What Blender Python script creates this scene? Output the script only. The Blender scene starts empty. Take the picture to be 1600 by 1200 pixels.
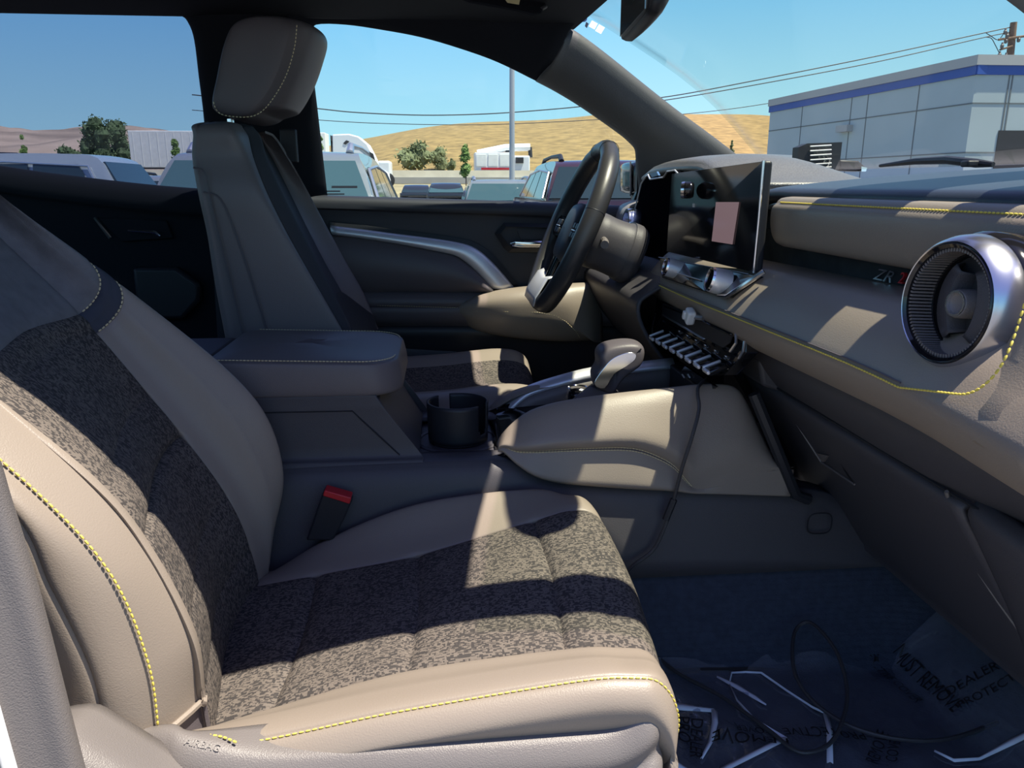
import bpy, bmesh, math, random
import numpy as np
from mathutils import Vector, Matrix
random.seed(4)
SC = bpy.context.scene
COL = SC.collection
# ------------------------------------------------------------------ camera
F = 1200.; CAM = (0, -1.2, 1.34); YAW = math.radians(5.07); PIT = math.radians(-14.5)
cam = bpy.data.cameras.new('camera'); camo = bpy.data.objects.new('camera', cam); COL.objects.link(camo)
camo.location = CAM; camo.rotation_euler = (math.pi/2 + PIT, 0, -YAW)
cam.sensor_width = 36; cam.lens = F/1600*36; cam.clip_start = .02; cam.clip_end = 3000
SC.camera = camo
# ------------------------------------------------------------------ sky, sun, exposure
SC.view_settings.view_transform = 'Standard'; SC.view_settings.look = 'None'
SC.view_settings.gamma = 1; SC.view_settings.use_curve_mapping = False
SC.view_settings.exposure = 0.25
W = bpy.data.worlds.new('world'); SC.world = W; W.use_nodes = True
nt = W.node_tree; nt.nodes.clear()
o = nt.nodes.new('ShaderNodeOutputWorld'); bg = nt.nodes.new('ShaderNodeBackground')
tc = nt.nodes.new('ShaderNodeTexCoord'); sep = nt.nodes.new('ShaderNodeSeparateXYZ'); rmp = nt.nodes.new('ShaderNodeValToRGB')
nt.links.new(tc.outputs['Generated'], sep.inputs[0]); nt.links.new(sep.outputs[2], rmp.inputs[0])
nt.links.new(rmp.outputs[0], bg.inputs[0]); nt.links.new(bg.outputs[0], o.inputs[0])
cr_ = rmp.color_ramp
for p, c in ((0, (.54, .84, .90)), (.06, (.46, .78, .91)), (.20, (.24, .58, .92)), (.45, (.20, .27, .66)), (1, (.19, .215, .54))):
    e = cr_.elements.new(p) if p not in (0, 1) else cr_.elements[0 if p == 0 else -1]
    e.position = p; e.color = (*c, 1)
bg.inputs[1].default_value = 1.0
SUN = Vector((.36, -.15, 1)).normalized()
sl = bpy.data.lights.new('sun', 'SUN'); sl.energy = 8.3; sl.angle = math.radians(.6); sl.color = (1, .92, .78)
so = bpy.data.objects.new('sun', sl); COL.objects.link(so); so.rotation_euler = SUN.to_track_quat('Z', 'Y').to_euler()
# ------------------------------------------------------------------ pixel rays (photo frame 1600x1200) -> world points
_cy, _sy, _cp, _sp = math.cos(YAW), math.sin(YAW), math.cos(PIT), math.sin(PIT)
_fw = np.array((_sy*_cp, _cy*_cp, _sp)); _rt = np.array((_cy, -_sy, 0)); _up = np.array((-_sy*_sp, -_cy*_sp, _cp)); _C = np.array(CAM)
def P(px, py, X=None, Y=None, Z=None):
    d = _fw + (px-800)/F*_rt + (600-py)/F*_up
    if X is not None: t = (X-_C[0])/d[0]
    elif Y is not None: t = (Y-_C[1])/d[1]
    else: t = (Z-_C[2])/d[2]
    return _C + t*d
def PL(pts, **k): return [P(a[0], a[1], **(k if len(a) == 2 else {'Y': a[2]})) for a in pts]
def PX(pts, **k): return [P(a[0], a[1], **(k if len(a) == 2 else {'X': a[2]})) for a in pts]
def PS(px, py):                       # on the driver side glass / pillar plane with its tumblehome
    y = .70
    for _ in range(8):
        p = P(px, py, Y=y); y = .73 - max(0, p[2]-1.30)*.33
    return P(px, py, Y=y)
# ------------------------------------------------------------------ object helpers
WL = {}
def kindset(o, kind=None, label=None, cat=None, group=None):
    if kind: o['kind'] = kind
    if label: o['label'] = label
    if cat: o['category'] = cat
    if group: o['group'] = group
    return o
def root(name, label, cat, loc, group=None, kind=None):
    o = bpy.data.objects.new(name, None); COL.objects.link(o); o.location = loc; o.empty_display_size = .05
    WL[o.name] = Vector(loc); return kindset(o, kind, label, cat, group)
def mk(name, V, Fc, mat, parent=None, uv=None, smooth=True, thick=0, off=0, bevel=0, label=None, sub=0, angle=None):
    org = WL[parent.name] if parent else Vector((0, 0, 0))
    me = bpy.data.meshes.new(name)
    me.from_pydata([tuple(Vector(v)-org) for v in V], [], [tuple(f) for f in Fc]); me.materials.append(mat)
    if uv is not None:
        ul = me.uv_layers.new(name='uv')
        for lp in me.loops: ul.data[lp.index].uv = uv[lp.vertex_index]
    o = bpy.data.objects.new(name, me); COL.objects.link(o)
    if parent: o.parent = parent
    WL[o.name] = org
    if smooth:
        for p in me.polygons: p.use_smooth = True
        if angle is None: angle = 35
    if thick:
        m = o.modifiers.new('thickness', 'SOLIDIFY'); m.thickness = thick; m.offset = off
    if bevel:
        m = o.modifiers.new('bevel', 'BEVEL'); m.width = bevel; m.segments = 3; m.limit_method = 'ANGLE'; m.angle_limit = math.radians(40)
        m.harden_normals = False
    if sub:
        m = o.modifiers.new('sub', 'SUBSURF'); m.levels = sub; m.render_levels = sub
    if smooth and angle:
        try: me.set_sharp_from_angle(angle=math.radians(angle))
        except Exception: pass
    if label: o['label'] = label
    return o
def bmo(name, bm, mat, parent=None, smooth=True, bevel=0, label=None, angle=35):
    bmesh.ops.recalc_face_normals(bm, faces=bm.faces)
    V = [v.co.copy() for v in bm.verts]; bm.verts.index_update()
    Fc = [[v.index for v in f.verts] for f in bm.faces]; bm.free()
    return mk(name, V, Fc, mat, parent, smooth=smooth, bevel=bevel, label=label, angle=angle)
class MB:
    def __init__(s): s.v = []; s.f = []
    def add(s, V, Fc):
        n = len(s.v); s.v += [Vector(v) for v in V]; s.f += [[i+n for i in f] for f in Fc]; return s
    def box(s, c, size, rot=None):
        x, y, z = [a/2 for a in size]; c = Vector(c)
        V = [Vector((a*x, b*y, d*z)) for a in (-1, 1) for b in (-1, 1) for d in (-1, 1)]
        if rot is not None: V = [rot @ v for v in V]
        return s.add([v+c for v in V], [(0, 1, 3, 2), (4, 6, 7, 5), (0, 4, 5, 1), (2, 3, 7, 6), (0, 2, 6, 4), (1, 5, 7, 3)])
    def b2(s, a, b): return s.box([(p+q)/2 for p, q in zip(a, b)], [abs(p-q) for p, q in zip(a, b)])
    def tube(s, pts, r, n=8, closed=False, cap=True):
        pts = [Vector(p) for p in pts]; m = len(pts); rr = r if hasattr(r, '__len__') else [r]*m
        T = []
        for i in range(m):
            a = pts[(i-1) % m] if (closed or i > 0) else pts[i]; b = pts[(i+1) % m] if (closed or i < m-1) else pts[i]
            t = (b-a); T.append(t.normalized() if t.length > 1e-9 else Vector((0, 0, 1)))
        up = Vector((0, 0, 1)) if abs(T[0].z) < .9 else Vector((1, 0, 0))
        N = (up - T[0]*up.dot(T[0])).normalized(); V = []; Fc = []
        for i in range(m):
            N = (N - T[i]*N.dot(T[i])).normalized(); B = T[i].cross(N)
            for k in range(n):
                a = 2*math.pi*k/n; V.append(pts[i] + (N*math.cos(a)+B*math.sin(a))*rr[i])
        for i in range(m if closed else m-1):
            j = (i+1) % m
            for k in range(n): Fc.append((i*n+k, i*n+(k+1) % n, j*n+(k+1) % n, j*n+k))
        if cap and not closed: Fc += [tuple(range(n))[::-1], tuple((m-1)*n+k for k in range(n))]
        return s.add(V, Fc)
    def lathe(s, c, ax, prof, n=40, closed=False):   # prof: (along axis, radius)
        c = Vector(c); ax = Vector(ax).normalized(); u = ax.orthogonal().normalized(); w = ax.cross(u); V = []; Fc = []
        for h, r in prof:
            for k in range(n):
                a = 2*math.pi*k/n; V.append(c + ax*h + (u*math.cos(a)+w*math.sin(a))*r)
        m = len(prof)
        for i in range(m if closed else m-1):
            j = (i+1) % m
            for k in range(n): Fc.append((i*n+k, i*n+(k+1) % n, j*n+(k+1) % n, j*n+k))
        if not closed: Fc += [tuple(range(n))[::-1], tuple((m-1)*n+k for k in range(n))]
        return s.add(V, Fc)
    def prism(s, pts, d):          # closed outline extruded by vector d
        pts = [Vector(p) for p in pts]; d = Vector(d); n = len(pts)
        V = pts + [p+d for p in pts]
        return s.add(V, [tuple(range(n))[::-1], tuple(range(n, 2*n))] + [(i, (i+1) % n, (i+1) % n+n, i+n) for i in range(n)])
    def blob(s, c, r, n=10, jit=0., sc=(1, 1, 1)):
        c = Vector(c); V = []; Fc = []; m = max(4, n//2)
        for i in range(m+1):
            th = math.pi*i/m
            for k in range(n):
                a = 2*math.pi*k/n; q = 1+random.uniform(-jit, jit)
                V.append(c + Vector((math.sin(th)*math.cos(a)*sc[0], math.sin(th)*math.sin(a)*sc[1], math.cos(th)*sc[2]))*r*q)
        for i in range(m):
            for k in range(n): Fc.append((i*n+k, (i+1)*n+k, (i+1)*n+(k+1) % n, i*n+(k+1) % n))
        return s.add(V, Fc)
    def build(s, name, mat, parent=None, smooth=True, bevel=0, label=None, angle=35):
        bm = bmesh.new(); vs = [bm.verts.new(v) for v in s.v]
        for f in s.f:
            try: bm.faces.new([vs[i] for i in f])
            except ValueError: pass
        bmesh.ops.remove_doubles(bm, verts=bm.verts, dist=1e-6)
        return bmo(name, bm, mat, parent, smooth, bevel, label, angle)
def cr1(pts, t):                    # Catmull-Rom through pts at parameter t in [0, n-1]
    n = len(pts); i = min(int(t), n-2); f = t-i
    p1, p2 = np.array(pts[i], float), np.array(pts[i+1], float)
    p0 = np.array(pts[i-1], float) if i > 0 else 2*p1-p2
    p3 = np.array(pts[i+2], float) if i+2 < n else 2*p2-p1
    return .5*((2*p1)+(-p0+p2)*f+(2*p0-5*p1+4*p2-p3)*f*f+(-p0+3*p1-3*p2+p3)*f**3)
def crv(pts, n=8):                  # resample, n per span
    return [cr1(pts, k/n) for k in range((len(pts)-1)*n)] + [np.array(pts[-1], float)]
def crc(pts, n=6):                  # closed resample
    q = [pts[-1]] + list(pts) + [pts[0], pts[1]]
    return [cr1(q, 1+k/n) for k in range(len(pts)*n)]
def even(pts, d):                   # equal arc-length samples
    pts = [np.array(p, float) for p in pts]; L = [0]
    for a, b in zip(pts, pts[1:]): L.append(L[-1]+np.linalg.norm(b-a))
    n = max(1, int(round(L[-1]/d))); out = []
    for k in range(n+1):
        s = L[-1]*k/n; i = max(0, min(len(pts)-2, int(np.searchsorted(L, s))-1)); 
        w = (s-L[i])/max(1e-9, L[i+1]-L[i]); out.append(pts[i]*(1-w)+pts[i+1]*w)
    return out
TT = [0, .03, .08, .18, .32, .5, .68, .82, .92, .97]
def grid(ctrl, tu=None, tv=None):
    """ctrl[row][col] -> fine grid G[r,c]; tu samples across columns, tv along rows"""
    tu = tu or TT; tv = tv or TT
    R, Cn = len(ctrl), len(ctrl[0])
    U = [j+t for j in range(Cn-1) for t in tu] + [Cn-1]; V = [i+t for i in range(R-1) for t in tv] + [R-1]
    rows = [[cr1(r, u) for u in U] for r in ctrl]
    G = np.array([[cr1([rows[i][k] for i in range(R)], v) for k in range(len(U))] for v in V])
    return G
def norms(G):
    du = np.gradient(G, axis=1); dv = np.gradient(G, axis=0); n = np.cross(du, dv)
    return n/np.maximum(1e-9, np.linalg.norm(n, axis=2, keepdims=True))
def gpart(name, G, mat, parent=None, thick=.0, off=0, label=None, r=None, c=None, extra_uv=(0, 0), angle=60):
    g = G[(r[0] if r else 0):(r[1]+1 if r else None), (c[0] if c else 0):(c[1]+1 if c else None)]
    R, Cn = g.shape[:2]
    L = np.zeros((R, Cn, 2))
    L[:, 1:, 0] = np.cumsum(np.linalg.norm(np.diff(G[:, :, :], axis=1), axis=2)[(r[0] if r else 0):(r[1]+1 if r else None)][:, (c[0] if c else 0):(c[1] if c else None)], axis=1)
    L[:, :, 0] -= L[:, Cn//2:Cn//2+1, 0]
    L[1:, :, 1] = np.cumsum(np.linalg.norm(np.diff(g, axis=0), axis=2), axis=0)
    V = g.reshape(-1, 3); uv = L.reshape(-1, 2)
    Fc = [(i*Cn+j, i*Cn+j+1, (i+1)*Cn+j+1, (i+1)*Cn+j) for i in range(R-1) for j in range(Cn-1)]
    return mk(name, V, Fc, mat, parent, uv=uv, thick=thick, off=off, label=label, angle=angle)
def interp(pts):                    # pts (t, value) sorted -> function, linear with end extrapolation
    pts = sorted(pts)
    def f(t):
        i = 0
        while i < len(pts)-2 and t > pts[i+1][0]: i += 1
        a, b = pts[i], pts[i+1]; w = (t-a[0])/(b[0]-a[0]); w = max(-.6, min(1.6, w))
        return a[1]*(1-w)+b[1]*w
    return f
def stitches(name, pts, mat, parent, gap=.0058, ln=.0042, r=.0008, label=None, raise_=(0, 0, 0)):
    e = even(pts, gap); m = MB(); ra = Vector(raise_)
    for a, b in zip(e, e[1:]):
        a = Vector(a)+ra; b = Vector(b)+ra; d = (b-a); c = (a+b)/2; d = d.normalized()*ln/2
        m.tube([c-d, c-d*.6, c+d*.6, c+d], [r*.4, r, r, r*.4], n=5)
    return m.build(name, mat, parent, label=label)
def text_mesh(body, size, ext=0.0, shear=0):
    cu = bpy.data.curves.new('lettering', 'FONT'); cu.body = body; cu.size = size; cu.extrude = ext; cu.shear = shear
    cu.align_x = 'CENTER'; cu.align_y = 'CENTER'; cu.resolution_u = 3
    ob = bpy.data.objects.new('lettering', cu); COL.objects.link(ob)
    dg = bpy.context.evaluated_depsgraph_get(); me = bpy.data.meshes.new_from_object(ob.evaluated_get(dg))
    V = [v.co.copy() for v in me.vertices]; Fc = [list(p.vertices) for p in me.polygons]
    bpy.data.objects.remove(ob); bpy.data.curves.remove(cu); bpy.data.meshes.remove(me)
    return V, Fc
def frame(o, u, v):                 # matrix with local x=u, y=v
    u = Vector(u).normalized(); n = u.cross(Vector(v)).normalized(); v = n.cross(u)
    M = Matrix((u, v, n)).transposed().to_4x4(); M.translation = Vector(o); return M
def text(name, body, size, o, u, v, mat, parent=None, ext=.0003, shear=0, label=None, sx=1):
    V, Fc = text_mesh(body, size, ext, shear); M = frame(o, u, v)
    return mk(name, [M @ Vector((p.x*sx, p.y, p.z)) for p in V], Fc, mat, parent, smooth=False, label=label)
# ------------------------------------------------------------------ materials
def mat(name, col, rough=.6, metal=0, bump=0, bscale=200, spec=.5, coat=0, noise=0, nscale=8, emis=None, sheen=0, coords='Object', detail=3):
    m = bpy.data.materials.new(name); m.use_nodes = True; n = m.node_tree; b = n.nodes['Principled BSDF']
    b.inputs['Base Color'].default_value = (*col, 1); b.inputs['Roughness'].default_value = rough; b.inputs['Metallic'].default_value = metal
    b.inputs['Specular IOR Level'].default_value = spec; b.inputs['Coat Weight'].default_value = coat
    if sheen: b.inputs['Sheen Weight'].default_value = sheen; b.inputs['Sheen Roughness'].default_value = .5
    if emis: b.inputs['Emission Color'].default_value = (*emis[0], 1); b.inputs['Emission Strength'].default_value = emis[1]
    tc = n.nodes.new('ShaderNodeTexCoord')
    if noise:
        nz = n.nodes.new('ShaderNodeTexNoise'); nz.inputs['Scale'].default_value = nscale; nz.inputs['Detail'].default_value = 6
        n.links.new(tc.outputs[coords], nz.inputs[0]); mr = n.nodes.new('ShaderNodeMapRange')
        mr.inputs['From Min'].default_value = .3; mr.inputs['From Max'].default_value = .7
        mr.inputs['To Min'].default_value = 1-noise; mr.inputs['To Max'].default_value = 1+noise; n.links.new(nz.outputs[0], mr.inputs[0])
        hs = n.nodes.new('ShaderNodeHueSaturation'); hs.inputs['Color'].default_value = (*col, 1)
        n.links.new(mr.outputs[0], hs.inputs['Value']); n.links.new(hs.outputs[0], b.inputs['Base Color'])
    if bump:
        nz = n.nodes.new('ShaderNodeTexNoise'); nz.inputs['Scale'].default_value = bscale; nz.inputs['Detail'].default_value = detail
        bp = n.nodes.new('ShaderNodeBump'); bp.inputs['Strength'].default_value = bump; bp.inputs['Distance'].default_value = .001
        n.links.new(tc.outputs[coords], nz.inputs[0]); n.links.new(nz.outputs[0], bp.inputs['Height']); n.links.new(bp.outputs[0], b.inputs['Normal'])
    return m
def glassm(name, tint, refl=.06, rough=0.0, ior=1.45):
    m = bpy.data.materials.new(name); m.use_nodes = True; n = m.node_tree; n.nodes.clear()
    o = n.nodes.new('ShaderNodeOutputMaterial'); mx = n.nodes.new('ShaderNodeMixShader'); tr = n.nodes.new('ShaderNodeBsdfTransparent')
    gl = n.nodes.new('ShaderNodeBsdfGlossy'); fr = n.nodes.new('ShaderNodeLayerWeight'); fr.inputs[0].default_value = .5
    pw = n.nodes.new('ShaderNodeMath'); pw.operation = 'POWER'; pw.inputs[1].default_value = 5
    mu = n.nodes.new('ShaderNodeMath'); mu.operation = 'MULTIPLY_ADD'; mu.inputs[1].default_value = .8*refl; mu.inputs[2].default_value = .04*refl; mu.use_clamp = True
    tr.inputs[0].default_value = (*tint, 1); gl.inputs['Roughness'].default_value = rough
    n.links.new(fr.outputs['Facing'], pw.inputs[0]); n.links.new(pw.outputs[0], mu.inputs[0]); n.links.new(mu.outputs[0], mx.inputs[0]); n.links.new(tr.outputs[0], mx.inputs[1]); n.links.new(gl.outputs[0], mx.inputs[2])
    n.links.new(mx.outputs[0], o.inputs[0]); return m
def weave(name, dark, light, thr=.5, sheen=.0, cell=(.0032, .0075)):
    m = bpy.data.materials.new(name); m.use_nodes = True; n = m.node_tree; b = n.nodes['Principled BSDF']; L = n.links.new
    b.inputs['Roughness'].default_value = .85; b.inputs['Specular IOR Level'].default_value = .2; b.inputs['Sheen Weight'].default_value = sheen
    uv = n.nodes.new('ShaderNodeUVMap'); sp = n.nodes.new('ShaderNodeSeparateXYZ'); L(uv.outputs[0], sp.inputs[0])
    def snap(src, s, add=None):
        d = n.nodes.new('ShaderNodeMath'); d.operation = 'DIVIDE'; L(src, d.inputs[0]); d.inputs[1].default_value = s; q = d.outputs[0]
        if add: a = n.nodes.new('ShaderNodeMath'); a.operation = 'ADD'; L(q, a.inputs[0]); L(add, a.inputs[1]); q = a.outputs[0]
        f = n.nodes.new('ShaderNodeMath'); f.operation = 'FLOOR'; L(q, f.inputs[0]); return f.outputs[0]
    def white(a, b_):
        c = n.nodes.new('ShaderNodeCombineXYZ'); L(a, c.inputs[0]); L(b_, c.inputs[1]); w = n.nodes.new('ShaderNodeTexWhiteNoise'); w.noise_dimensions = '2D'; L(c.outputs[0], w.inputs['Vector']); return w.outputs[0]
    iy = snap(sp.outputs[0], cell[0]); 
    rowr = white(iy, iy)
    h = n.nodes.new('ShaderNodeMath'); h.operation = 'MULTIPLY'; L(rowr, h.inputs[0]); h.inputs[1].default_value = 3
    ix = snap(sp.outputs[1], cell[1], h.outputs[0]); w1 = white(ix, iy)
    ix2 = snap(sp.outputs[1], cell[0]*1.2); iy2 = snap(sp.outputs[0], cell[1]*.8); w2 = white(ix2, iy2)
    nz = n.nodes.new('ShaderNodeTexNoise'); nz.inputs['Scale'].default_value = 14; nz.inputs['Detail'].default_value = 2; L(uv.outputs[0], nz.inputs[0])
    a = n.nodes.new('ShaderNodeMath'); a.operation = 'MAXIMUM'; L(w1, a.inputs[0])
    w2s = n.nodes.new('ShaderNodeMath'); w2s.operation = 'MULTIPLY'; L(w2, w2s.inputs[0]); w2s.inputs[1].default_value = .78; L(w2s.outputs[0], a.inputs[1])
    s = n.nodes.new('ShaderNodeMath'); s.operation = 'MULTIPLY_ADD'; L(nz.outputs[0], s.inputs[0]); s.inputs[1].default_value = .35; L(a.outputs[0], s.inputs[2])
    mr = n.nodes.new('ShaderNodeMapRange'); mr.inputs['From Min'].default_value = thr+.34; mr.inputs['From Max'].default_value = thr+.46; L(s.outputs[0], mr.inputs[0])
    mx = n.nodes.new('ShaderNodeMix'); mx.data_type = 'RGBA'; mx.inputs[6].default_value = (*dark, 1); mx.inputs[7].default_value = (*light, 1); L(mr.outputs[0], mx.inputs[0]); L(mx.outputs[2], b.inputs['Base Color'])
    n2 = n.nodes.new('ShaderNodeTexNoise'); n2.inputs['Scale'].default_value = 900; L(uv.outputs[0], n2.inputs[0])
    ad = n.nodes.new('ShaderNodeMath'); ad.operation = 'ADD'; L(n2.outputs[0], ad.inputs[0]); L(mr.outputs[0], ad.inputs[1])
    bp = n.nodes.new('ShaderNodeBump'); bp.inputs['Strength'].default_value = .5; bp.inputs['Distance'].default_value = .0008; L(ad.outputs[0], bp.inputs['Height']); L(bp.outputs[0], b.inputs['Normal'])
    return m
M = {}
M['leather'] = mat('taupe_leather', (.265, .222, .185), .42, bump=.25, bscale=700, spec=.45, noise=.03, nscale=5)
M['leather_dark'] = mat('dark_and_shaded_leather', (.105, .092, .102), .45, bump=.25, bscale=700, spec=.4)  # dark trim's own tone; on the headrest it is shade put into colour
M['fabric'] = weave('woven_fabric', (.052, .047, .046), (.155, .132, .115), thr=.40, cell=(.0015, .0036))
M['knit'] = mat('grey_knit', (.17, .165, .175), .9, bump=.4, bscale=900, spec=.2, noise=.12, nscale=60)
M['band'] = mat('navy_band', (.05, .055, .075), .8, bump=.3, bscale=900, spec=.3)
M['plastic'] = mat('charcoal_plastic', (.072, .068, .076), .48, bump=.35, bscale=900, spec=.4)
M['plastic_grey'] = mat('grey_plastic', (.17, .153, .148), .38, bump=.5, bscale=900, spec=.5)
M['plastic_dark'] = mat('black_plastic', (.022, .023, .028), .45, bump=.2, bscale=600, spec=.4)
M['headliner'] = mat('black_headliner', (.012, .014, .02), .9, bump=.2, bscale=800, spec=.2)
M['trim'] = mat('black_trim', (.046, .047, .055), .5, bump=.3, bscale=800, spec=.35)
M['gloss'] = mat('gloss_black', (.008, .008, .01), .08, spec=.6)
M['chrome'] = mat('satin_chrome', (.78, .79, .82), .18, metal=1)
M['silver'] = mat('satin_silver', (.52, .53, .58), .34, metal=.85)
M['satin'] = mat('bright_satin', (.80, .80, .84), .42, metal=.6)
M['yellow'] = mat('yellow_thread', (.72, .58, .10), .6)
M['tan'] = mat('tan_thread', (.66, .56, .34), .6)
M['cable'] = mat('cable_sheath', (.045, .045, .05), .45, bump=.6, bscale=500)
M['red'] = mat('red_plastic', (.55, .02, .03), .35)
M['white'] = mat('white_plastic', (.75, .75, .74), .3)
M['carpet'] = mat('navy_carpet', (.050, .060, .086), .95, bump=.6, bscale=350, spec=.1, noise=.12, nscale=90)
M['leather_shaded'] = mat('shaded_seat_leather', (.145, .126, .128), .45, bump=.25, bscale=700, spec=.4)  # same taupe leather with the cab's shade put into its colour
M['dashtop'] = mat('dash_top_plastic', (.035, .044, .066), .36, bump=.25, bscale=900, spec=.6)
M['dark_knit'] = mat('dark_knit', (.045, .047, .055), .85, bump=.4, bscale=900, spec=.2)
M['suede'] = mat('dark_suede', (.030, .036, .042), .8, bump=.4, bscale=120, spec=.2, noise=.35, nscale=25)
M['glass'] = glassm('clear_glass', (.90, .96, .96), .7)
M['wglass'] = glassm('windshield_glass', (.915, .94, .90), .4)
M['tint'] = glassm('privacy_glass', (.62, .66, .74), 1.0)
M['film'] = glassm('clear_film', (.86, .9, .95), 3.0, rough=.08)
_n = M['film'].node_tree; _o = _n.nodes['Material Output']; _d = _n.nodes.new('ShaderNodeBsdfDiffuse'); _d.inputs[0].default_value = (.5, .56, .68, 1); _m = _n.nodes.new('ShaderNodeMixShader'); _m.inputs[0].default_value = .15
_n.links.new(_o.inputs[0].links[0].from_socket, _m.inputs[1]); _n.links.new(_d.outputs[0], _m.inputs[2]); _n.links.new(_m.outputs[0], _o.inputs[0])
_n = M['carpet'].node_tree; _w = _n.nodes.new('ShaderNodeTexWave'); _w.wave_type = 'BANDS'; _w.bands_direction = 'Z'; _w.inputs['Scale'].default_value = 45; _w.inputs['Distortion'].default_value = 3; _w.inputs['Detail'].default_value = 2; _w.inputs['Detail Scale'].default_value = 6
_t = _n.nodes['Texture Coordinate']; _b = [x for x in _n.nodes if x.type == 'BUMP'][0]; _a = _n.nodes.new('ShaderNodeMath'); _a.operation = 'ADD'; _src = _b.inputs['Height'].links[0].from_socket
_n.links.new(_t.outputs['Object'], _w.inputs[0]); _n.links.new(_src, _a.inputs[0]); _n.links.new(_w.outputs[1], _a.inputs[1]); _n.links.new(_a.outputs[0], _b.inputs['Height'])
M['rubber'] = mat('black_rubber', (.02, .02, .022), .6)
M['paint_w'] = mat('white_paint', (.78, .79, .8), .2, coat=.5)
# ================================================================== CAB SHELL
def floorz(x): return .62
MB().b2((-1.7, -.74, .56), (.70, .74, .62)).build('floor', M['carpet'], smooth=False); bpy.data.objects['floor']['kind'] = 'structure'
# tunnel and toe board carpet (one moulded carpet)
rows = []
for x, dz in ((-.6, 0), (-.3, 0), (0, 0), (.3, 0), (.55, 0), (.66, .0), (.74, .05), (.85, .16)):
    rows.append([(x, -.66, .635+dz), (x, -.45, .63+dz), (x, -.27, .63+dz), (x, -.232, .642+dz*.9), (x, -.19, .70+dz*.5), (x, -.15, .772), (x, -.12, .80)])
G = grid(rows, tu=[0, .25, .5, .75], tv=[0, .25, .5, .75])
kindset(gpart('floor', G, M['carpet'], thick=.012, off=0), 'structure')
MB().b2((.86, -.74, .56), (.92, .74, 1.25)).build('wall_front', M['plastic_dark'], smooth=False)['kind'] = 'structure'
MB().b2((-1.74, -.74, .56), (-1.70, .74, 1.30)).b2((-1.74, -.74, 1.30), (-1.70, -.55, 1.72)).b2((-1.74, .55, 1.30), (-1.70, .74, 1.72)).build('wall_rear', M['headliner'], smooth=False)['kind'] = 'structure'
MB().b2((-1.70, -.78, .56), (-.42, -.72, 1.31)).build('wall_right', M['plastic_dark'], smooth=False)['kind'] = 'structure'
# headliner
def hx(y): return .345-.05*(y/.58)**2
rows = []
for k in range(0, 9):
    t = k/8; row = []
    for y in (-.55, -.53, -.4, -.2, 0, .2, .4, .55, .585):
        x = -1.72+(hx(y)+1.72)*t; z = 1.745-.022*(abs(y)/.58)**2.5 - (.012 if k == 8 else 0) 
        row.append((x, y, z))
    rows.append(row)
G = grid(rows, tu=[0, .5], tv=[0, .5])
kindset(gpart('ceiling', G, M['headliner'], thick=.045, off=1), 'structure')
# ---- driver side window frames, belt line and pillars
W1u = [(505, 308), (498, 250), (490, 180), (481, 105), (477, 62), (483, 36), (502, 27), (540, 29), (600, 38), (660, 50), (720, 68), (780, 90), (840, 118), (885, 142), (930, 172), (968, 199), (992, 219), (998, 240), (998, 270), (998, 322)]
W2u = [(-120, 250), (-120, 9), (0, 9), (150, 9), (255, 9), (285, 15), (303, 32), (314, 62), (321, 120), (329, 190), (337, 300)]
def strip(name, A, B, m, bulge=.012, thick=.02, parent=None, mid=True):
    """padded trim between curves A and B, raised towards the cabin in the middle"""
    n = len(A); rows = []
    for a, b in zip(A, B):
        a = np.array(a); b = np.array(b); c = (a+b)/2; c[1] -= bulge; c[2] -= bulge*.3
        q1 = a*.9+b*.1; q1[1] -= bulge*.6; q2 = a*.1+b*.9; q2[1] -= bulge*.6
        rows.append([a, q1, c, q2, b])
    return gpart(name, grid(rows, tu=[0, .33, .66], tv=[0, .25, .5, .75]), m, parent, thick=thick, off=0)
apl = [(840, 118), (868, 133), (900, 152), (930, 172), (968, 199), (985, 213), (997, 228), (999, 250), (1003, 300)]
apu = [(878, 62, .59), (886, 55, .595), (905, 66, .60), (945, 96, .61), (1010, 148, .63), (1055, 183, .64), (1098, 214, .65), (1140, 245, .66), (1180, 275, .67)]
kindset(strip('trim_1', [PS(*p) for p in apl], PL(apu), mat('pillar_plastic', (.075, .077, .082), .5, bump=.4, bscale=700, spec=.45), .022, .03), 'structure')
# roof rail above the front window, down to the pillar split line
rl = [(478, 75), (480, 45), (492, 29), (540, 29), (600, 38), (660, 50), (720, 68), (780, 90), (846, 121)]
ru = [(430, -10), (440, -30), (470, -45), (540, -50), (620, -50), (700, -50), (780, -45), (850, -30), (894, 40)]
kindset(strip('trim_2', [PS(*p) for p in rl], PL(ru, Y=.555), M['headliner'], .015, .03), 'structure')
rl = [(-300, 9), (-100, 9), (0, 9), (100, 9), (200, 8.5), (262, 9), (290, 18)]
ru = [(-360, -60), (-100, -60), (0, -60), (100, -60), (200, -60), (300, -60), (360, -50)]
kindset(strip('trim_3', [PS(*p) for p in rl], PL(ru, Y=.555), M['headliner'], .01, .03), 'structure')
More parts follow.
